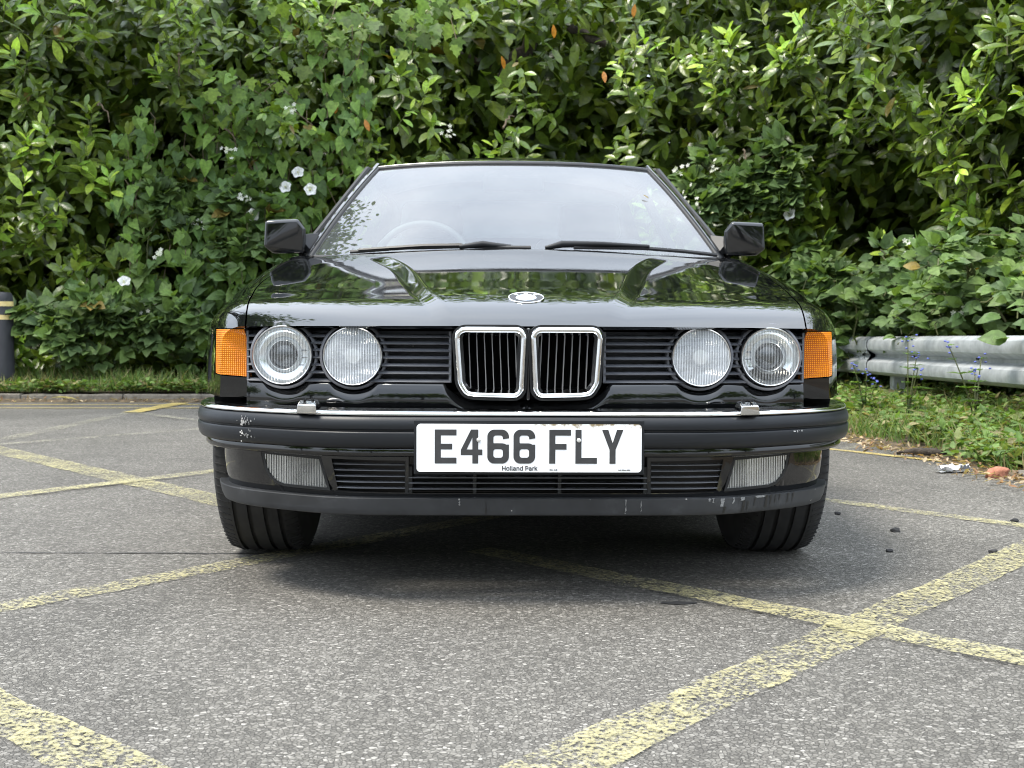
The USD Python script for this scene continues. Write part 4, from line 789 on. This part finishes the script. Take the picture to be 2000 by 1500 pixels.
def px(u, v, y): s = 2400.0 / y; return np.array([(u - 1000) / s, y, CAM_H + (640 - v) / s])
_T, _Z = (x.ravel() for x in np.meshgrid(np.linspace(0, 20, 500), np.linspace(.05, 4.6, 130), indexing='ij')); _Q, _O = hedge_pt(_T, _Z); _U, _V, _D = pix(_Q)
def near_hedge(u, v, lift=.12):
    """the point of the hedge's face on the sight line through a place in the photograph, and the face's outward direction"""
    e = np.hypot(_U - u, _V - v); i = np.argsort(e)[:6]; i = i[_D[i].argmin()]; return _Q[i] + _O[i] * lift, _O[i]
HEARTC = np.array([(.050, .092, .016), (.062, .108, .018), (.070, .116, .022), (.048, .088, .024)]); BRAM = np.array([(.044, .074, .022), (.056, .088, .028), (.064, .098, .028), (.042, .068, .026)]); LOBC = np.array([(.075, .125, .020), (.100, .150, .022), (.056, .096, .020)])
def vine(label, strands, seed, tmpl, cols, size, name='bindweed_vine', mat_='soft_leaf', gap=.075, singles=300, lift=.16, cat_='climbing plant', group=None):
    r = np.random.default_rng(seed); L = Leaves(); th = thing(name, label, cat_, group=group)
    for (u0, v0, u1, v1) in strands:
        a, o = near_hedge(u0, v0, lift); b, o2 = near_hedge(u1, v1, lift); n = max(3, int(np.linalg.norm(a - b) / gap)); t = np.linspace(0, 1, n)[:, None]
        c = a + (b - a) * t + r.normal(0, .05, (n, 3)) ; c += o * (.05 * np.sin(t * 7 + r.uniform(0, 6)))
        obj('stem', tube(c[::2] if n > 6 else c, .004, 5), 'twig', th, 60)
        for rep in range(2):
            d = unit(-UP * r.uniform(.5, 1.1, (n, 1)) + o * r.uniform(.1, .7, (n, 1)) + r.normal(0, .35, (n, 3))); up = unit(o * .8 + UP * .55 + r.normal(0, .25, (n, 3)))
            L.add(c + r.normal(0, .055, (n, 3)) + o * r.uniform(0, .12, (n, 1)), d, up, r.uniform(*size, n), tint(cols, n, r), tmpl)
    finish(L, th, mat_, singles, seed=seed); return th
rv = np.random.default_rng(41)
st = [(u + rv.normal(0, 8), v, u + rv.normal(0, 22), v + rv.uniform(90, 210)) for u in np.arange(262, 700, 27) for v in (rv.uniform(170, 280), rv.uniform(300, 380)) if not (u > 620 and v > 300)] + [(650 + 22 * k, 90 + 10 * k, 640 + 20 * k, 240 + rv.uniform(0, 50)) for k in range(4)]
vine('heart-leaved bindweed hanging in curtains over the hedge left of the mirror', st, 42, 3, HEARTC, (.095, .155), gap=.085)
st = [(u, rv.uniform(470, 560), u + rv.normal(0, 20), rv.uniform(590, 690)) for u in np.arange(180, 430, 20)]
vine('heart-leaved bindweed low in the hedge beside the left headlamps', st, 43, 3, HEARTC * .9, (.10, .155))
st = [(u, v, u + rv.uniform(30, 90), v + rv.uniform(5, 45)) for u, v in ((395, 160), (440, 175), (480, 165), (420, 200), (470, 215), (510, 190), (400, 235), (520, 225))] + [(u, v, u + rv.uniform(-40, 40), v + rv.uniform(40, 90)) for u, v in ((650, 10), (690, 20), (730, 15), (770, 30), (810, 25), (850, 20), (680, 60), (730, 70), (800, 60), (860, 50), (640, 60), (590, 20), (545, 30), (900, 30))]
vine('pale lobed sycamore leaves pushing through the top of the hedge', st, 44, 4, LOBC * .85, (.10, .18), 'sycamore_sapling', 'soft_leaf', .10, cat_='sapling')
# brambles: arching canes with leaflets in threes
def bramble(label, canes, seed, size=(.125, .185), lift=.3, group=None, cols=BRAM, singles=300, n_=10):
    r = np.random.default_rng(seed); L = Leaves(); th = thing('bramble_bush', label, 'bramble', group=group)
    for cn in canes:
        (a, o), (b, o2) = (near_hedge(*cn[:2], lift), near_hedge(*cn[2:4], lift)) if len(cn) == 4 else ((np.array(cn[0]), np.array([0, -1.0, .0])), (np.array(cn[1]), np.array([0, -1.0, 0])))
        n = n_; t = np.linspace(0, 1, n)[:, None]; c = a + (b - a) * t + UP * (.22 * np.linalg.norm(b - a) * 4 * t * (1 - t)) + r.normal(0, .02, (n, 3)); obj('cane', tube(c, np.linspace(.009, .004, n), 5), 'cane_green', th, 60)
        for side in (-1, 1):
            m = n; px_ = unit(b - a); pet = unit(np.cross(np.broadcast_to(px_, (m, 3)), UP) * side + UP * r.uniform(0, .9, (m, 1)) + o * .5 + r.normal(0, .3, (m, 3))); q = c + pet * r.uniform(.06, .14, (m, 1)); sz = r.uniform(*size, m); col = tint(cols, m, r)
            for k in (-1, 0, 1):
                d = unit(pet + k * np.cross(pet, UP) * .95 - UP * r.uniform(.1, .5, (m, 1))); L.add(q, d, unit(UP * .62 + o * .65 + r.normal(0, .36, (m, 3))), sz * (1.1 if k == 0 else .9), col, 2)
    finish(L, th, 'soft_leaf', singles, seed=seed); return th
rv = np.random.default_rng(51)
bramble('grey-green bramble sprawling low at the foot of the hedge near the bollard', [(u, rv.uniform(600, 680), u + rv.uniform(50, 110), rv.uniform(640, 725)) for u in np.linspace(30, 400, 20)], 52, lift=.4)
bramble('bramble with white blossom climbing beside the right door mirror', [(u, rv.uniform(300, 470), u + rv.uniform(-40, 70), rv.uniform(360, 520)) for u in np.linspace(1350, 1600, 17)] + [(1640 + 10 * k, 500 + 14 * k, 1560 + 10 * k, 560 + 10 * k) for k in range(7)], 53)
bramble('bramble thicket below the bindweed behind the left door mirror', [(u, rv.uniform(370, 520), u + rv.uniform(-50, 60), rv.uniform(420, 600)) for u in np.linspace(330, 560, 13)], 54)
def bar3(u, y, z): return ((u - 1000) * y / 2400.0, y, z)
canes = []
for k in range(46):
    y = rv.uniform(7.3, 11.2); x = 3.36 + rv.uniform(.0, 1.0) ; z0 = rv.uniform(.55, 1.05) + .25 * (x - 3.3); L_ = rv.uniform(.5, 1.1); an = rv.uniform(1.9, 4.4)
    canes.append(((x, y, z0), (x + L_ * math.cos(an) * .75, y + L_ * math.sin(an), z0 - rv.uniform(-.08, .22))))
bramble('pale green bramble spilling over the top of the crash barrier', canes, 55, size=(.10, .155), cols=BRAM * 1.15)
rv = np.random.default_rng(56); canes = []
for k in range(26):
    u = rv.uniform(1600, 1760); y = rv.uniform(10.2, 11.8); canes.append((bar3(u, y, rv.uniform(.2, 1.3)), bar3(u + rv.uniform(-50, 80), y - .3, rv.uniform(.15, 1.0))))
bramble('leafy bramble filling the corner behind the far end of the barrier', canes, 57, size=(.10, .15))

# white bindweed trumpets
def trumpet(P, out, r, s=.055):
    z = unit(out + UP * .3 + r.normal(0, .2, 3)); x = unit(np.cross(z, [.1, .2, 1])); y = np.cross(z, x); a = np.linspace(0, 2 * np.pi, 30, endpoint=False); rg_ = []
    for k, (rad, h) in enumerate(((.10, -.9), (.22, -.45), (.45, -.12), (.75, .02), (1.0, .03 ))):
        w = rad * (1 + (.10 if k > 2 else 0) * np.cos(5 * a)); hh = h + (.06 * np.cos(5 * a + 3.14) if k > 2 else 0); rg_.append(P + s * (w[:, None] * (np.cos(a)[:, None] * x + np.sin(a)[:, None] * y) + np.broadcast_to(hh, a.shape)[:, None] * z))
    return grid(rg_, close_v=True)
r = np.random.default_rng(61)
for u, v, lab in ((583, 349, 'white bindweed trumpet flower, topmost of the three above the left mirror'), (566, 371, 'white bindweed trumpet flower, leftmost of the three above the left mirror'), (605, 383, 'white bindweed trumpet flower closest to the windscreen pillar'), (515, 437, 'white bindweed trumpet flower touching the top corner of the left mirror'), (279, 558, 'lone white bindweed flower low in the hedge left of the car'), (1607, 432, 'pale cream bindweed flower right of the right mirror')):
    p, o = near_hedge(u, v, .52); t = trumpet(p, o, r, .058); fl = thing('bindweed_flower', lab, 'flower', p, group='white bindweed flowers in the hedge'); t.vertices = t.vertices - p
    obj('petals', t, 'petal', fl, True, tone=np.full((len(t.vertices), 3), .80)); obj('stamen', trimesh.creation.icosphere(1, .007).apply_translation(unit(o) * .0 + [0, -.01, 0]), 'soft_leaf', fl, True, tone=np.full((42, 3), (.5, .5, .2)))
# bramble blossom: little sprays of five-petalled flowers
for i, (u, v, lab) in enumerate(((460, 318, 'spray of white bramble blossom high among the bindweed left of the car'), (576, 226, 'spray of white bramble blossom in the upper hedge above the left mirror'), (500, 394, 'spray of white bramble blossom up and left of the left mirror'), (412, 440, 'small bramble blossom spray left of the left mirror'), (346, 497, 'bramble blossom spray low in the hedge left of the car'), (1420, 414, 'bramble blossom spray just above the right mirror'), (1375, 340, 'bramble blossom spray beside the windscreen top right corner'), (1392, 385, 'bramble blossom spray beside the right windscreen pillar'), (1455, 330, 'small bramble blossom spray in the dark gap right of the roof'), (1885, 605, 'bramble blossom spray above the crash barrier'), (1775, 478, 'bramble blossom spray left in the pale thicket over the barrier'), (860, 283, 'bramble blossom spray just above the car roof, left of centre'), (310, 610, 'bramble blossom spray above the grass left of the bumper'), (265, 612, 'bramble blossom spray over the verge nearer the bollard'))):
    p, o = near_hedge(u, v, .52) if u < 1700 else (px(u, v, 9.0 if u > 1800 else 9.6), np.array([-.4, -.9, 0]))
    fl = thing('bramble_blossom', lab, 'flower', p, group='white bramble blossom'); r = np.random.default_rng(70 + i)
    for k in range(7):
        c = r.normal(0, .035, 3) * [1.4, .6, 1]; z = unit(o + UP * .4 + r.normal(0, .4, 3)); x = unit(np.cross(z, [.3, .1, 1])); y = np.cross(z, x); V, F = [c - z * .004], []
        for q in range(5):
            a = q * 1.2566; b = len(V); e = lambda an, rad: c + (x * math.cos(an) + y * math.sin(an)) * rad
            V += [e(a - .5, .013), e(a - .22, .021), e(a + .22, .021), e(a + .5, .013)]; F += [(0, b, b + 1), (0, b + 1, b + 2), (0, b + 2, b + 3)]
        obj('blossom', tm(V, F), 'petal', fl, True, tone=np.full((len(V), 3), (.72, .73, .66)))
# dead leaves caught in the hedge
r = np.random.default_rng(81)
for u, v, lab in ((1080, 66, 'orange dead leaf hanging under the pale sycamore leaves at the top'), (962, 130, 'orange dead leaf beside the sky gap at the top'), (1178, 155, 'orange dead leaf right of the dark limb'), (655, 203, 'orange dead leaf in the bindweed above the windscreen'), (706, 245, 'brown dead leaf above the left end of the roof'), (434, 447, 'russet dead leaf left of the left mirror'), (248, 566, 'russet dead leaf beside the lone bindweed flower'), (1252, 25, 'orange dead leaf at the very top right of the roof')):
    p, o = near_hedge(u, v, .30); d = unit(-UP + r.normal(0, .3, 3)); R = frames(d[None], unit(o + r.normal(0, .2, 3))[None])[0] * .13
    t = obj('dead_leaf', ((LAUREL[0] @ R.T) + p, LAUREL[1]), 'soft_leaf', None, True, tone=np.full((len(LAUREL[0]), 3), (.36, .15, .025))); tag(t, lab, 'leaf', 'dead leaves in the hedge')
# dry twigs showing in the gaps
for i, (a, b, lab) in enumerate((((478, 345), (470, 420), 'bare grey twig hanging beside the bindweed flowers'), ((360, 125), (364, 168), 'bare brown twig in the upper left hedge'), ((440, 260), (470, 298), 'bare twig slanting in the left hedge'), ((1555, 303), (1498, 330), 'bare arching cane in the dark gap right of the roof'), ((1480, 290), (1495, 340), 'thin bare stem in the dark gap right of the roof'), ((980, 250), (1002, 236), 'pale dry twig just above the car roof'), ((215, 210), (236, 240), 'short bare twig in the far left hedge'))):
    p, q = near_hedge(*a, .25)[0], near_hedge(*b, .25)[0]; t = np.linspace(0, 1, 8)[:, None]; c = p + (q - p) * t + np.random.default_rng(i).normal(0, .008, (8, 3)) + UP * .05 * 4 * t * (1 - t)
    o = obj('twig', tube(c, np.linspace(.011, .005, 8), 6), 'twig', None, 60); tag(o, lab, 'twig', 'bare twigs in the hedge')

# trees behind the hedge
def tree(name, label, x, y, h, crown, seed, nleaf=2600, size=(.15, .26), cols=MATURE * 1.1, tilt=(0, 0), cz=None, limbs=9, group='trees behind the hedge', r0=.17):
    r = np.random.default_rng(seed); th = thing(name, label, 'tree', group=group); cz = cz or h * .72
    t = np.linspace(0, 1, 9)[:, None]; c = np.array([x, y, -.1]) + np.c_[tilt[0] * t, tilt[1] * t, t * cz] + r.normal(0, .05, (9, 3)); obj('trunk', tube(c, np.linspace(r0, r0 * .45, 9), 10), 'bark', th, 60)
    L = Leaves(); cen = np.array([x + tilt[0], y + tilt[1], cz])
    for k in range(limbs):
        d = unit(r.normal(0, 1, 3) * [1, 1, .55] + [0, 0, .25]); e = cen + d * crown * r.uniform(.55, 1.0); s = c[r.integers(4, 9)]; m = (s + e) / 2 + r.normal(0, .3, 3); q = (1 - t) ** 2 * s + 2 * t * (1 - t) * m + t * t * e; obj('limb', tube(q, np.linspace(r0 * .45, .02, 9), 7), 'bark', th, 60)
        n = nleaf // limbs; p = e + r.normal(0, 1, (n, 3)) * np.array(crown) * .26; L.add(p, unit(r.normal(0, 1, (n, 3)) - UP * .4), unit(UP + r.normal(0, .5, (n, 3))), r.uniform(*size, n), tint(cols, n, r), 1, False)
    finish(L, th, 'glossy_leaf', 0, stuffname='crown', seed=seed); return th
tree('broadleaf_tree', 'tree with a leaning dark limb showing in the gap above the car roof', -.35, 16.6, 6.2, np.array([3.2, 1.6, 1.9]), 91, 7000, tilt=(.9, -.2), cz=5.4, limbs=14)
tree('broadleaf_tree', 'tall tree behind the left hedge reaching over the car park', -6.4, 16.2, 9.0, np.array([1.5, 2.0, 1.4]), 92, 9000, tilt=(1.15, -7.2), cz=8.0, limbs=22)
tree('broadleaf_tree', 'tree behind the right laurel', 5.4, 16.0, 7.5, np.array([3.2, 2.0, 2.0]), 93, 6000, cz=5.4, limbs=14)
for i, (x, y) in enumerate(((-13, -17), (-5, -20), (4, -19), (12, -16), (19, -8), (-20, -8))):  # unseen trees added behind the camera to give the car dark reflections
    tree('broadleaf_tree', ['added unseen tree far left behind the photographer', 'added unseen tree left of the lane behind the photographer', 'added unseen tree right of the lane behind the photographer', 'added unseen tree far right behind the photographer', 'added unseen tree beyond the right bank behind the photographer', 'added unseen tree beyond the left edge of the car park'][i], x, y, 7.5, np.array([4.2, 3.0, 2.6]), 95 + i, 1500, (.6, .9), cz=4.2, limbs=10, group='added trees round the car park', r0=.22)
for i, (u0, v0, u1, v1, rad) in enumerate(((1045, 78, 975, 165, .085), (1110, 60, 1180, 95, .05), (870, 100, 960, 135, .035))):
    p, q = px(u0, v0, 13.2), px(u1, v1, 13.2); t = np.linspace(0, 1, 8)[:, None]; c = p + (q - p) * t + np.random.default_rng(i).normal(0, .02, (8, 3)); o = obj('limb', tube(c, np.linspace(rad, rad * .85, 8), 9), 'bark', None, 60); tag(o, ['thick dark limb leaning in the hollow above the roof', 'thin dark branch running right from the hollow above the roof', 'dark side branch beside the sky gap above the roof'][i], 'branch')

# ------------------------------------------------------------------ grass and weeds
GR = np.array([(.046, .078, .018), (.060, .092, .022), (.085, .10, .034), (.13, .115, .055), (.040, .070, .017)])
def blades(P, h, r, cols=GR, w=.006):
    n = len(P); d = unit(UP + r.normal(0, .42, (n, 3)) * [1, 1, .2]); s = unit(np.cross(d, r.normal(0, 1, (n, 3)))); bend = r.normal(0, .35, (n, 3)) * [1, 1, 0]; hh = h[:, None]
    p1 = P + d * hh * .5 + bend * hh * .12; p2 = P + d * hh * .9 + bend * hh * .55; V = np.stack([P - s * w, P + s * w, p1 - s * w * .8, p1 + s * w * .8, p2], 1).reshape(-1, 3)
    F = np.array([(0, 1, 3), (0, 3, 2), (2, 3, 4)])[None] + (np.arange(n) * 5)[:, None, None]; return V, F.reshape(-1, 3), np.repeat(tint(cols, n, r), 5, 0)
def verge_h(x, y): return .080 + .06 * np.clip(y - KY - .4, 0, 4) + verge_z(x, y) * np.clip((y - KY - .12) / .5, .0, 1)
r = np.random.default_rng(101); n = 15000; X, Y = r.uniform(-7, 2.4, n), KY + .13 + np.abs(r.normal(0, .55, n)); k = meshkit.fbm(np.c_[X * 1.1, Y * 1.6, 0 * X], 3, 7) > r.uniform(.30, .58, n); X, Y = X[k], Y[k]
V, F, T = blades(np.c_[X, Y, verge_h(X, Y) - .01], r.uniform(.07, .26, len(X)) * (.55 + .9 * meshkit.noise(np.c_[X * 1.5, Y, 0 * X], 3)), r)
g = obj('grass', (V, F), 'grass_blade', None, False, tone=T); tag(g, 'tufts of green and straw grass on the verge behind the kerb', None, None, 'stuff')
def ground_leaves(X, Y, Z, r, size, cols, tmpl=2, lift=(.02, .10)):
    L = Leaves(); n = len(X); P = np.c_[X, Y, Z + r.uniform(*lift, n)]; L.add(P, unit(r.normal(0, 1, (n, 3)) * [1, 1, .35] + UP * .15), unit(UP + r.normal(0, .35, (n, 3))), r.uniform(*size, n), tint(cols, n, r), tmpl, False); return L
def merged(L):
    V, F, T, n0 = [], [], [], 0
    for b, R, c, k in zip(L.b, L.R, L.c, L.k):
        tv, tf = TMPL[k[0]]; W = np.einsum('nij,vj->nvi', R, tv) + b[:, None]; V.append(W.reshape(-1, 3)); F.append((tf[None] + (np.arange(len(b)) * len(tv))[:, None, None]).reshape(-1, 3) + n0); T.append(np.repeat(c, len(tv), 0)); n0 += len(b) * len(tv)
    return np.vstack(V), np.vstack(F), np.vstack(T)
WEED = np.array([(.058, .098, .020), (.070, .110, .028), (.050, .086, .022), (.090, .110, .034), (.10, .09, .04)])
n = 7000; X, Y = r.uniform(-7, 2.4, n), KY + .03 + np.abs(r.normal(0, .32, n)); k = meshkit.fbm(np.c_[X * 1.6, Y * 2, 0 * X], 3, 17) > r.uniform(.34, .56, n); X, Y = X[k], Y[k]
V, F, T = merged(ground_leaves(X, Y, np.maximum(verge_h(X, Y), .07), r, (.035, .075), WEED)); g = obj('ground_cover', (V, F), 'soft_leaf', None, False, tone=T); tag(g, 'low leafy weeds along the back of the kerb', None, None, 'stuff')
def bank_h(x, y): x0 = edge_x(y); return .012 + .05 * np.clip(x - x0 - .05, 0, 1.5) + np.clip((x - x0) / .3, 0, 1) * verge_z(x, y)
n = 26000; Y = r.uniform(3.2, 11.4, n); X = edge_x(Y) + .06 + np.abs(r.normal(0, .75, n)); k = (X < 4.2) & (meshkit.fbm(np.c_[X * 1.7, Y * 1.7, 0 * X], 3, 27) + .35 * np.clip((X - edge_x(Y)) / .5, 0, 1) > r.uniform(.48, .72, n)); X, Y = X[k], Y[k]
V, F, T = merged(ground_leaves(X, Y, bank_h(X, Y), r, (.025, .065), WEED, lift=(.01, .11))); g = obj('ground_cover', (V, F), 'soft_leaf', None, False, tone=T); tag(g, 'tangle of small green weeds covering the bank under the barrier', None, None, 'stuff')
n = 9000; Y = r.uniform(3.2, 11.4, n); X = edge_x(Y) + .12 + np.abs(r.normal(0, .7, n)); k = (X < 4.2) & (meshkit.fbm(np.c_[X * 1.4, Y * 1.4, 0 * X], 3, 37) > r.uniform(.36, .6, n)); X, Y = X[k], Y[k]
V, F, T = blades(np.c_[X, Y, bank_h(X, Y) - .01], r.uniform(.06, .22, len(X)), r, w=.004); g = obj('grass', (V, F), 'grass_blade', None, False, tone=T); tag(g, 'thin grass among the weeds on the right bank', None, None, 'stuff')
# litter crumbs and dead leaves at the bank's edge
n = 1500; Y = np.r_[r.uniform(3.2, 8.5, n), KY - np.abs(r.normal(0, .12, 900))]; X = np.r_[(edge_x(Y[:n]) + r.normal(.02, .10, n)), r.uniform(-7, 2, 900)]
DRY = np.array([(.12, .08, .045), (.17, .125, .075), (.08, .055, .03), (.22, .175, .115), (.11, .06, .03)])
V, F, T = merged(ground_leaves(X, Y, np.full(len(X), .012), r, (.012, .05), DRY, 1, (.0, .018))); g = obj('leaf_litter', (V, F), 'soft_leaf', None, False, tone=T); tag(g, 'dry brown leaf litter along the edge of the asphalt', None, None, 'stuff')
def rosette(name, label, x, y, n, size, seed, cols=WEED, tmpl=5, cat_='weed', up=.9):
    r = np.random.default_rng(seed); z = float(bank_h(np.array([x]), np.array([y]))[0]) if x > 1 else float(verge_h(np.array([x]), np.array([y]))[0]); th = thing(name, label, cat_, (x, y, z)); a = np.arange(n) * 2.4 + r.uniform(0, .4, n); f = np.arange(n) / n
    d = unit(np.c_[np.cos(a), np.sin(a), up * (.4 + 1.4 * f)]); L = Leaves(); L.add(np.c_[.02 * np.cos(a), .02 * np.sin(a), .0 * a + .01], d, unit(UP * .8 - d * .2 + r.normal(0, .1, (n, 3))), r.uniform(*size, n) * (1 - .35 * f), tint(cols, n, r, .1), tmpl)
    b, R, c = L.b[0], L.R[0], L.c[0]; tv, tf = TMPL[tmpl]
    for i in range(n): obj('leaf', (tv @ R[i].T + b[i], tf), 'soft_leaf', th, True, tone=np.repeat(c[i][None], len(tv), 0))
    return th
rosette('dock_plant', 'big soft leaved rosette below the middle of the barrier', 2.62, 7.4, 22, (.22, .36), 111)
rosette('dock_plant', 'bright green rosette at the right edge of the photo on the bank', 2.55, 6.15, 16, (.20, .32), 112)
rosette('dock_plant', 'leafy rosette close to the right end of the bumper', 2.45, 8.6, 20, (.20, .34), 113)
rosette('dock_plant', 'pale feathery weed on the kerb nearest the bollard', -4.25, 11.25, 26, (.12, .22), 114, up=1.6)
def alkanet(label, x, y, h, seed):
    r = np.random.default_rng(seed); z = float(bank_h(np.array([x]), np.array([y]))[0]); th = thing('alkanet_plant', label, 'wildflower', (x, y, z)); L = []
    for k in range(3):
        lean = r.normal(0, .10, 2); t = np.linspace(0, 1, 7)[:, None]; c = np.c_[lean[0] * t ** 1.5, lean[1] * t ** 1.5, h * (1 - .16 * k) * t]; obj('stem', tube(c, np.linspace(.006, .003, 7), 5), 'cane_green', th, 60)
        for j in range(1, 7):
            for q in range(2):
                a = r.uniform(0, 6.28); d = unit(np.array([math.cos(a), math.sin(a), .25])); R = frames(d[None], UP[None])[0] * r.uniform(.09, .15) * (1.5 - j / 6); obj('leaf', (OVATE[0] * [.6, 1, 1] @ R.T + c[j], OVATE[1]), 'soft_leaf', th, True, tone=np.repeat(tint(HEARTC * .9, 1, r), len(OVATE[0]), 0))
        for q in range(7):
            p = c[-1] + r.normal(0, .022, 3) - [0, 0, .03 * (q > 4)]; o = trimesh.creation.icosphere(1, .0085); o.vertices = o.vertices * [1, 1, .6] + p; obj('flower', o, 'petal', th, True, tone=np.full((len(o.vertices), 3), (.16, .19, .62)))
alkanet('blue flowered weed standing before the barrier, the tallest of them', 2.55, 7.9, .56, 121); alkanet('blue flowered weed before the barrier, nearest the photo edge', 2.72, 7.2, .50, 122); alkanet('short blue flowered weed left of the tall ones', 2.42, 8.4, .40, 123)

# ------------------------------------------------------------------ crash barrier
br = thing('crash_barrier', 'galvanised corrugated steel crash barrier along the right bank', 'crash barrier')
W = [(-.041, .155), (-.030, .158), (.0, .150), (.034, .128), (.041, .105), (.041, .072), (.034, .050), (-.020, .022), (-.041, .012), (-.041, -.012), (-.020, -.022), (.034, -.050), (.041, -.072), (.041, -.105), (.034, -.128), (0, -.150), (-.030, -.158), (-.041, -.155)]
def beam(y0, y1, x0, x1, z0, z1, off=0.0):
    R = []
    for t in np.linspace(0, 1, 30):
        x, y, z = x0 + (x1 - x0) * t, y0 + (y1 - y0) * t, z0 + (z1 - z0) * t
        f = [(x - a - off, y, z + b) for a, b in W]; bk = [(x - a - off + .0035, y, z + b) for a, b in W[::-1]]; R.append(f + bk)
    return loft(R)
zb = lambda y: .462 - (y - 7.2) * .0095
sl = [mani(beam(3.2, 10.55, 3.02, 3.00, zb(3.2), zb(10.55)))]
b0 = sl[0]
for y in (7.15, 8.05, 9.3): b0 -= box(2.8, 3.2, y - .03, y + .03, zb(y) + .0, zb(y) + .012)
obj('beam', b0, 'galvanised', br, 40); obj('beam', beam(10.25, 13.0, 2.995, 2.93, zb(10.25), zb(13.0), .004), 'galvanised', br, 40, label='far beam overlapping the near one')
for y in (5.2, 7.05, 9.9, 12.0): obj('post', rbox(3.06, 3.16, y - .04, y + .04, -.2, zb(y) + .14, .004), 'galvanised', br, 30)
for y in (10.3, 10.36, 10.45, 10.5):
    for z in (-.03, .03): obj('bolt', as_tm(Manifold.sphere(.013, 10).translate((2.998 + .041 - .05, y, zb(y) + z))), 'galvanised', br, 40)
pbr('marker_white', (.62, .62, .58), .6); pbr('marker_yellow', (.62, .48, .05), .6)
mk = thing('marker_post', 'short white marker post with a yellow edge under the barrier at the right edge', 'marker post', (2.965, 7.02, 0)); obj('post', rbox(0, .12, 0, .05, -.1, .315, .006), 'marker_white', mk, 30); obj('yellow_edge', rbox(-.004, .012, -.006, .052, -.1, .317, .003), 'marker_yellow', mk, 30)

# ------------------------------------------------------------------ bollard
bo = thing('bollard', 'black bollard with two cream bands on the left edge of the photo', 'bollard', (-4.80, 11.55, .05))
lz = lambda prof, seg=40: as_tm(Manifold.revolve(CrossSection([prof]), seg))
obj('post', lz([(0, 0), (.118, 0), (.112, .88), (.106, .925), (.09, .945), (0, .952)]), 'bollard_black', bo, 35)
for a, b in ((.815, .860), (.690, .733)): obj('band', lz([(.108, a), (.1155, a), (.1152, b), (.108, b)]), 'band_cream', bo, 35)
# ------------------------------------------------------------------ odds and ends on the ground
pbr('litter_white', (.62, .62, .62), .7); pbr('print_dark', (.10, .11, .13), .6); noisy('broken_brick', [(.3, (.22, .08, .045)), (.7, (.42, .19, .12))], 60, .9, .5, .006); pbr('tarry', (.015, .015, .015), .8)
pk = thing('crumpled_packet', 'crumpled white packet with dark print at the edge of the bank', 'litter', (2.03, 5.62, .004), 14)
v = [[(-.085 + .17 * i / 8, -.028 + .056 * j / 4, .012 + .016 * math.sin(i * 1.3 + j) * (j % 2 * .5 + .6) + .008) for j in range(5)] for i in range(9)]; t = grid(v); b_ = t.copy(); b_.vertices = b_.vertices * [1, 1, .15]; b_.faces = b_.faces[:, ::-1]; t.fix_normals(); obj('wrapper', cat(t, b_), 'litter_white', pk, 40)
for k in range(3): obj('print', rbox(.01 + k * .018, .022 + k * .018, -.034, -.031, .014, .034, .001), 'print_dark', pk, False)
def lump(name, label, cat_, p, s, seed, m, group=None):
    t = trimesh.creation.icosphere(2, 1.0); t.vertices = t.vertices * (1 + .7 * (meshkit.noise(t.vertices * 1.6 + seed, seed)[:, None] - .5)) * s + p; tag(obj(name, t, m, None, 25), label, cat_, group)
lump('brick_fragment', 'broken pinkish brick fragment at the edge of the bank', 'rubble', (2.15, 5.42, .02), (.05, .035, .028), 3, 'broken_brick')
lump('brick_fragment', 'smaller tan brick fragment right of the pink one', 'rubble', (2.26, 5.38, .02), (.035, .03, .02), 4, 'kerb_concrete')
st_ = tube([(1.98, 6.30, .02), (2.06, 6.25, .035), (2.14, 6.22, .035), (2.22, 6.24, .022)], [.008, .018, .02, .008], 8); tag(obj('rotten_stick', st_, 'bark', None, 50), 'short dark rotten stick lying beside the yellow line on the right', 'stick')
for i, (x, y, s, lab) in enumerate(((1.25, 3.98, .012, 'black grit lump right of the tyre, largest of the three'), (1.42, 3.60, .010, 'black grit lump near the right yellow line, nearer the edge'), (1.12, 3.62, .008, 'small black grit lump behind the big crossing'), (1.72, 4.18, .011, 'black grit lump on the thin yellow line at the right edge'), (1.16, 4.35, .009, 'black grit lump farthest back beside the right tyre'))):
    lump('grit_lump', lab, 'grit', (x, y, s * .5), (s * 1.3, s, s * .7), 20 + i, 'tarry', 'black grit lumps on the asphalt')
lump('tar_spot', 'flat dark tar spot in front of the right tyre', 'stain', (.40, 2.94, .0), (.045, .016, .004), 31, 'tarry')
R = frames(np.array([[1, .2, .1]]), UP[None])[0] * .22; t = obj('dead_leaf', (LAUREL[0] * [1.2, 1, 1] @ R.T + [-4.05, 10.78, .05], LAUREL[1]), 'soft_leaf', None, True, tone=np.full((len(LAUREL[0]), 3), (.36, .30, .13))); tag(t, 'large tan dead leaf lying in the gutter', 'leaf')
R = frames(np.array([[.6, -.2, -.25]]), np.array([[.0, -.5, .85]]))[0] * .028; t = obj('dead_leaf', (LAUREL[0] @ R.T + ws(.80, .62) @ np.array([[math.cos(math.radians(1)), math.sin(math.radians(1)), 0], [-math.sin(math.radians(1)), math.cos(math.radians(1)), 0], [0, 0, 1]]) + [.038, 2.84 - .006, .010 - .002], LAUREL[1]), 'soft_leaf', None, True, tone=np.full((len(LAUREL[0]), 3), (.20, .16, .09))); tag(t, 'tiny brown leaf stuck on the right side of the windscreen', 'leaf')
